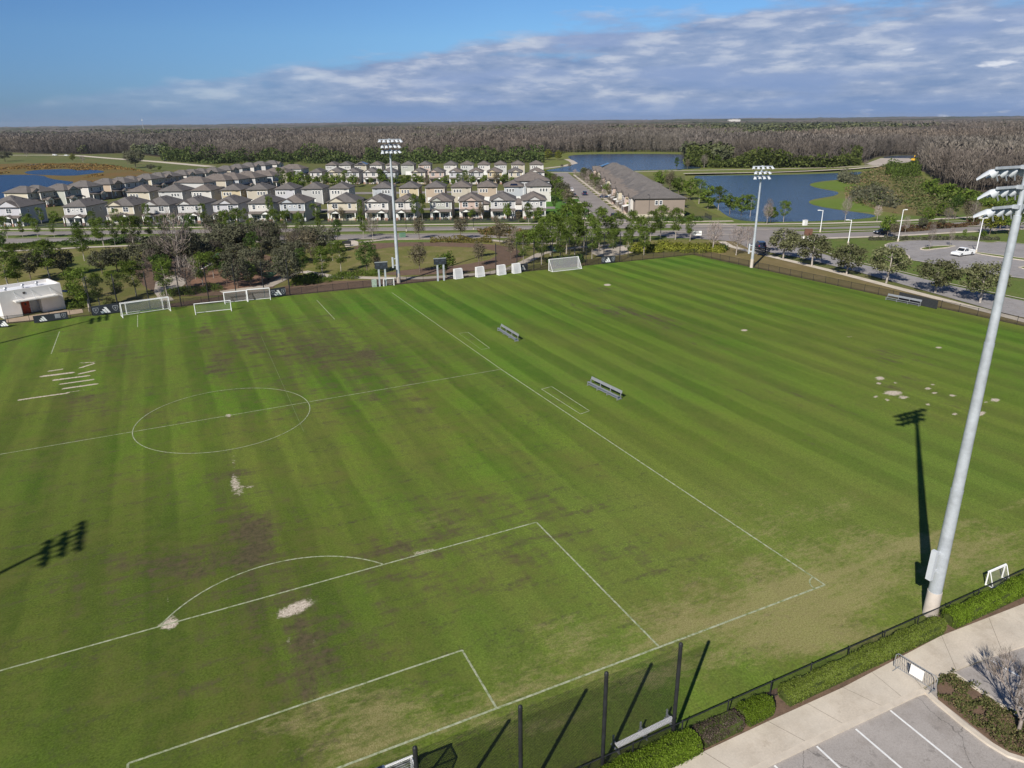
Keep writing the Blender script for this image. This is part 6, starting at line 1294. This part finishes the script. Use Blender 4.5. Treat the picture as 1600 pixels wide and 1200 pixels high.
def vehicle(P, ang, kind, color, label, group=None, z=-.06):
    L, Wd = {'sedan': (4.6, 1.8), 'suv': (4.8, 1.95), 'pickup': (5.9, 2.0)}[kind]; b = L/2; w2 = Wd/2; pm = PAINTS[color]
    t = thing({'sedan': 'parked_car', 'suv': 'suv', 'pickup': 'pickup_truck'}[kind], label, {'sedan': 'car', 'suv': 'car', 'pickup': 'pickup truck'}[kind], (P[0], P[1], z), rz=ang, group=group)
    def body():
        m = MB(); zb, zm = .32, .85 if kind == 'sedan' else 1.02
        prof = [(-b, zb+.1), (-b+.1, zb), (b-.12, zb), (b, zb+.15), (b-.03, zm-.22), (b-.25, zm-.10), (b*.42, zm), (-b+.15, zm), (-b, zm-.12)]
        m.prism([(x, z_) for x, z_ in prof], 'y', -w2, w2)
        if kind == 'sedan': taper(m, -b+.5, b*.44, -w2+.06, w2-.06, zm, -b*.42, b*.10, -w2+.25, w2-.25, 1.42)
        elif kind == 'suv': taper(m, -b+.08, b*.46, -w2+.05, w2-.05, zm, -b+.4, b*.16, -w2+.2, w2-.2, 1.75)
        else:
            taper(m, -b*.22, b*.46, -w2+.06, w2-.06, zm, -b*.14, b*.18, -w2+.2, w2-.2, 1.82)
            for y in (-w2, w2-.1): m.box(-b+.05, -b*.22, y, y+.1, zm-.02, zm+.22)
            m.box(-b, -b+.1, -w2, w2, zm-.02, zm+.22); m.box(-b+.1, -b*.22, -w2+.1, w2-.1, zm, zm+.02, 1)
        return m.mesh('body', [pm, M_BLK])
    link('body', cached(('vb', kind, color), body), t)
    def glass():
        m = MB(); zm = .85 if kind == 'sedan' else 1.02; zt = {'sedan': 1.42, 'suv': 1.75, 'pickup': 1.82}[kind]
        x0, x1, X0, X1 = {'sedan': (-b+.5, b*.44, -b*.42, b*.10), 'suv': (-b+.08, b*.46, -b+.4, b*.16), 'pickup': (-b*.22, b*.46, -b*.14, b*.18)}[kind]
        f0, f1 = .12, .88; e = .012; lx = lambda a, c, f: a+(c-a)*f; ins = .05 if kind == 'suv' else .06; y0 = w2-ins; Y0 = w2-(.25 if kind == 'sedan' else .2)
        m.add([(lx(x1, X1, f0)+e, -lx(y0, Y0, f0)+.08, lx(zm, zt, f0)), (lx(x1, X1, f0)+e, lx(y0, Y0, f0)-.08, lx(zm, zt, f0)), (lx(x1, X1, f1)+e, lx(y0, Y0, f1)-.08, lx(zm, zt, f1)), (lx(x1, X1, f1)+e, -lx(y0, Y0, f1)+.08, lx(zm, zt, f1))], [(0, 1, 2, 3)])
        m.add([(lx(x0, X0, f0)-e, -lx(y0, Y0, f0)+.08, lx(zm, zt, f0)), (lx(x0, X0, f0)-e, lx(y0, Y0, f0)-.08, lx(zm, zt, f0)), (lx(x0, X0, f1)-e, lx(y0, Y0, f1)-.08, lx(zm, zt, f1)), (lx(x0, X0, f1)-e, -lx(y0, Y0, f1)+.08, lx(zm, zt, f1))], [(0, 1, 2, 3)])
        for s in (-1, 1):
            for a_, c_ in ((.06, .48), (.53, .92)):
                q = []
                for ff, tt in ((f0, a_), (f0, c_), (f1, c_), (f1, a_)): q.append((lx(lx(x0, X0, ff), lx(x1, X1, ff), tt), s*(lx(y0, Y0, ff)+e), lx(zm, zt, ff)))
                m.add(q, [(0, 1, 2, 3)])
        return m.mesh('window', [M_CGL])
    link('window', cached(('vg', kind), glass), t)
    wr = .34 if kind == 'sedan' else .40
    wm = cached(('wheel', kind), lambda: MB().tube((0, -.11, 0), (0, .11, 0), wr, wr, 16).mesh('wheel', [M_TYRE])); rm = cached(('rim', kind), lambda: MB().tube((0, -.12, 0), (0, .12, 0), wr*.6, wr*.6, 12).mesh('rim', [M_RIM]))
    for x in (-b*.62, b*.64):
        for y in (-w2+.08, w2-.08): w_ = put('wheel', wm, t, (x, y, wr)); link('rim', rm, w_)
    for s in (-1, 1):
        put('headlight', cached('hl', lambda: MB().box(-.05, .05, -.22, .22, -.07, .07).mesh('headlight', [M_HL])), t, (b-.06, s*(w2-.3), .68 if kind == 'sedan' else .80))
        put('tail_light', cached('tl', lambda: MB().box(-.04, .04, -.14, .14, -.12, .12).mesh('tail_light', [M_RED])), t, (-b+.02, s*(w2-.2), .72 if kind == 'sedan' else .88))
    return t
ang = lambda a, b: math.atan2(g(*b)[1]-g(*a)[1], g(*b)[0]-g(*a)[0])
vehicle(g(1504, 398.5), ang((1522, 395.5), (1488, 400)), 'pickup', 'white', 'white crew-cab pickup truck parked in the lot at right', z=-.055)
vehicle(g(1187.5, 387), ang((1192, 391), (1180, 382)), 'suv', 'navy', 'dark suv waiting at the lane exit behind the corner floodlight', z=-.06)
E_AT = -TH; EF = math.pi/2-TH
vehicle(g(1378, 365), ang((1390, 364.2), (1370, 365.4)), 'sedan', 'black', 'black car driving on the near carriageway at right')
vehicle(g(158, 318), ang((150, 318), (168, 318.5)), 'sedan', 'white', 'white car parked between the left houses of the first row')
ST = 'cars along the residential street'
for (u, v, kd, c, lb, an) in ((893, 298.5, 'sedan', 'white', 'white car parked on the left kerb of the residential street', EF), (897, 307, 'sedan', 'grey', 'dark grey car at the left kerb in front of the white one', EF), (913, 304.5, 'suv', 'navy', 'navy suv parked on the right side of the residential street', EF), (965, 341, 'suv', 'black', 'black suv parked beside the pines left of the townhouse', E_AT), (875, 300, 'suv', 'black', 'dark suv on a driveway at the end of the second house row', E_AT), (879, 301.5, 'sedan', 'silver', 'pale car beside the dark suv on the driveway', E_AT), (945, 309, 'sedan', 'navy', 'blue car half hidden under street trees by the townhouses', E_AT)):
    vehicle(g(u, v), an, kd, c, lb, ST)
for (u, v, kd, c, lb) in ((86, 243, 'suv', 'white', 'white vehicle on the far left road'), (104, 243.4, 'sedan', 'white', 'pale car behind the white one on the far left road'), (259, 251, 'suv', 'black', 'dark vehicle far off at the end of the left meadow')):
    vehicle(g(u, v), E_AT, kd, c, lb)
tr_ = thing('utility_trailer', 'black slatted trailer behind the dark suv on the lane verge', 'trailer', g(1190, 398), rz=ang((1179, 395), (1201, 402)))
fr = MB(); fr.box(-1.9, 1.9, -.85, .85, .5, .6)
fr.build('bed', M_BLK, tr_)
for y in (-.85, .85):
    rl = MB()
    for z in (.75, 1.2, 1.65): rl.box(-1.9, 1.9, y-.03, y+.03, z, z+.22)
    for x in (-1.9, -.95, 0, .95, 1.9): rl.box(x-.05, x+.05, y-.04, y+.04, .6, 1.9)
    rl.build('side_rail', M_BLK, tr_)
for y in (-.95, .95): w_ = put('wheel', MC[('wheel', 'sedan')], tr_, (0, y, .34)); link('rim', MC[('rim', 'sedan')], w_)
MB().tube((1.9, 0, .5), (2.8, 0, .45), .05).build('tow_bar', M_BLK, tr_)
ex = thing('excavator', 'small yellow excavator on the pale work yard by the far woods', 'excavator', g(1427, 252.5), rz=.4); YM = mat('machine_yellow', (.62, .36, .03), .6)
MB().box(-2, 2, -1.4, 1.4, 0, .9).build('track', M_BLK, ex); MB().box(-2, 1.2, -1.2, 1.2, .9, 2.2).build('body', YM, ex); MB().box(-.2, 1.4, -1.1, .1, 2.2, 3.2).build('cab', M_CGL, ex); MB().tube((1.2, .5, 1.8), (4.2, .5, 4.2), .25).tube((4.2, .5, 4.2), (5.6, .5, 1.4), .2).build('boom', YM, ex)
# far antenna mast at the left horizon
P = (CAM[0]+math.sin(az_of(231))*2600, CAM[1]+math.cos(az_of(231))*2600); mm = thing('radio_mast', 'thin radio mast above the woods at the left horizon', 'mast', P)
MB().tube((0, 0, 0), (0, 0, 52), 1.0, .4, 6).build('pole', M_GALV, mm); MB().box(-1.5, 1.5, -1.5, 1.5, 44, 47).build('antenna', M_TRIM, mm)
P = (CAM[0]+math.sin(az_of(1142))*4200, CAM[1]+math.cos(az_of(1142))*4200); mm = thing('white_plant', 'white industrial building just breaking the horizon', 'building', P, e1)
MB().box(-30, 30, -15, 15, 0, 28).build('wall', siding('white'), mm); MB().box(-6, 16, -16, 16, 28, 30).build('upper_block', siding('white'), mm)

if HAZE:
    hz = MB().box(-10990, 10990, -10990, 10990, -1.2, 75).build('haze', None); hz.data.materials.clear()
    hm = bpy.data.materials.new('haze_air'); hm.use_nodes = True; nt = hm.node_tree; nt.nodes.remove(nt.nodes['Principled BSDF'])
    pv = nt.nodes.new('ShaderNodeVolumePrincipled'); pv.inputs['Density'].default_value = HAZE; pv.inputs['Color'].default_value = (.80, .86, .95, 1); pv.inputs['Anisotropy'].default_value = .2
    nt.links.new(pv.outputs[0], nt.nodes['Material Output'].inputs['Volume']); hz.data.materials.append(hm); tag(hz, 'thin pale air over the far woods', None, None, 'stuff')
    sc.cycles.volume_bounces = 0
bpy.context.view_layer.update()
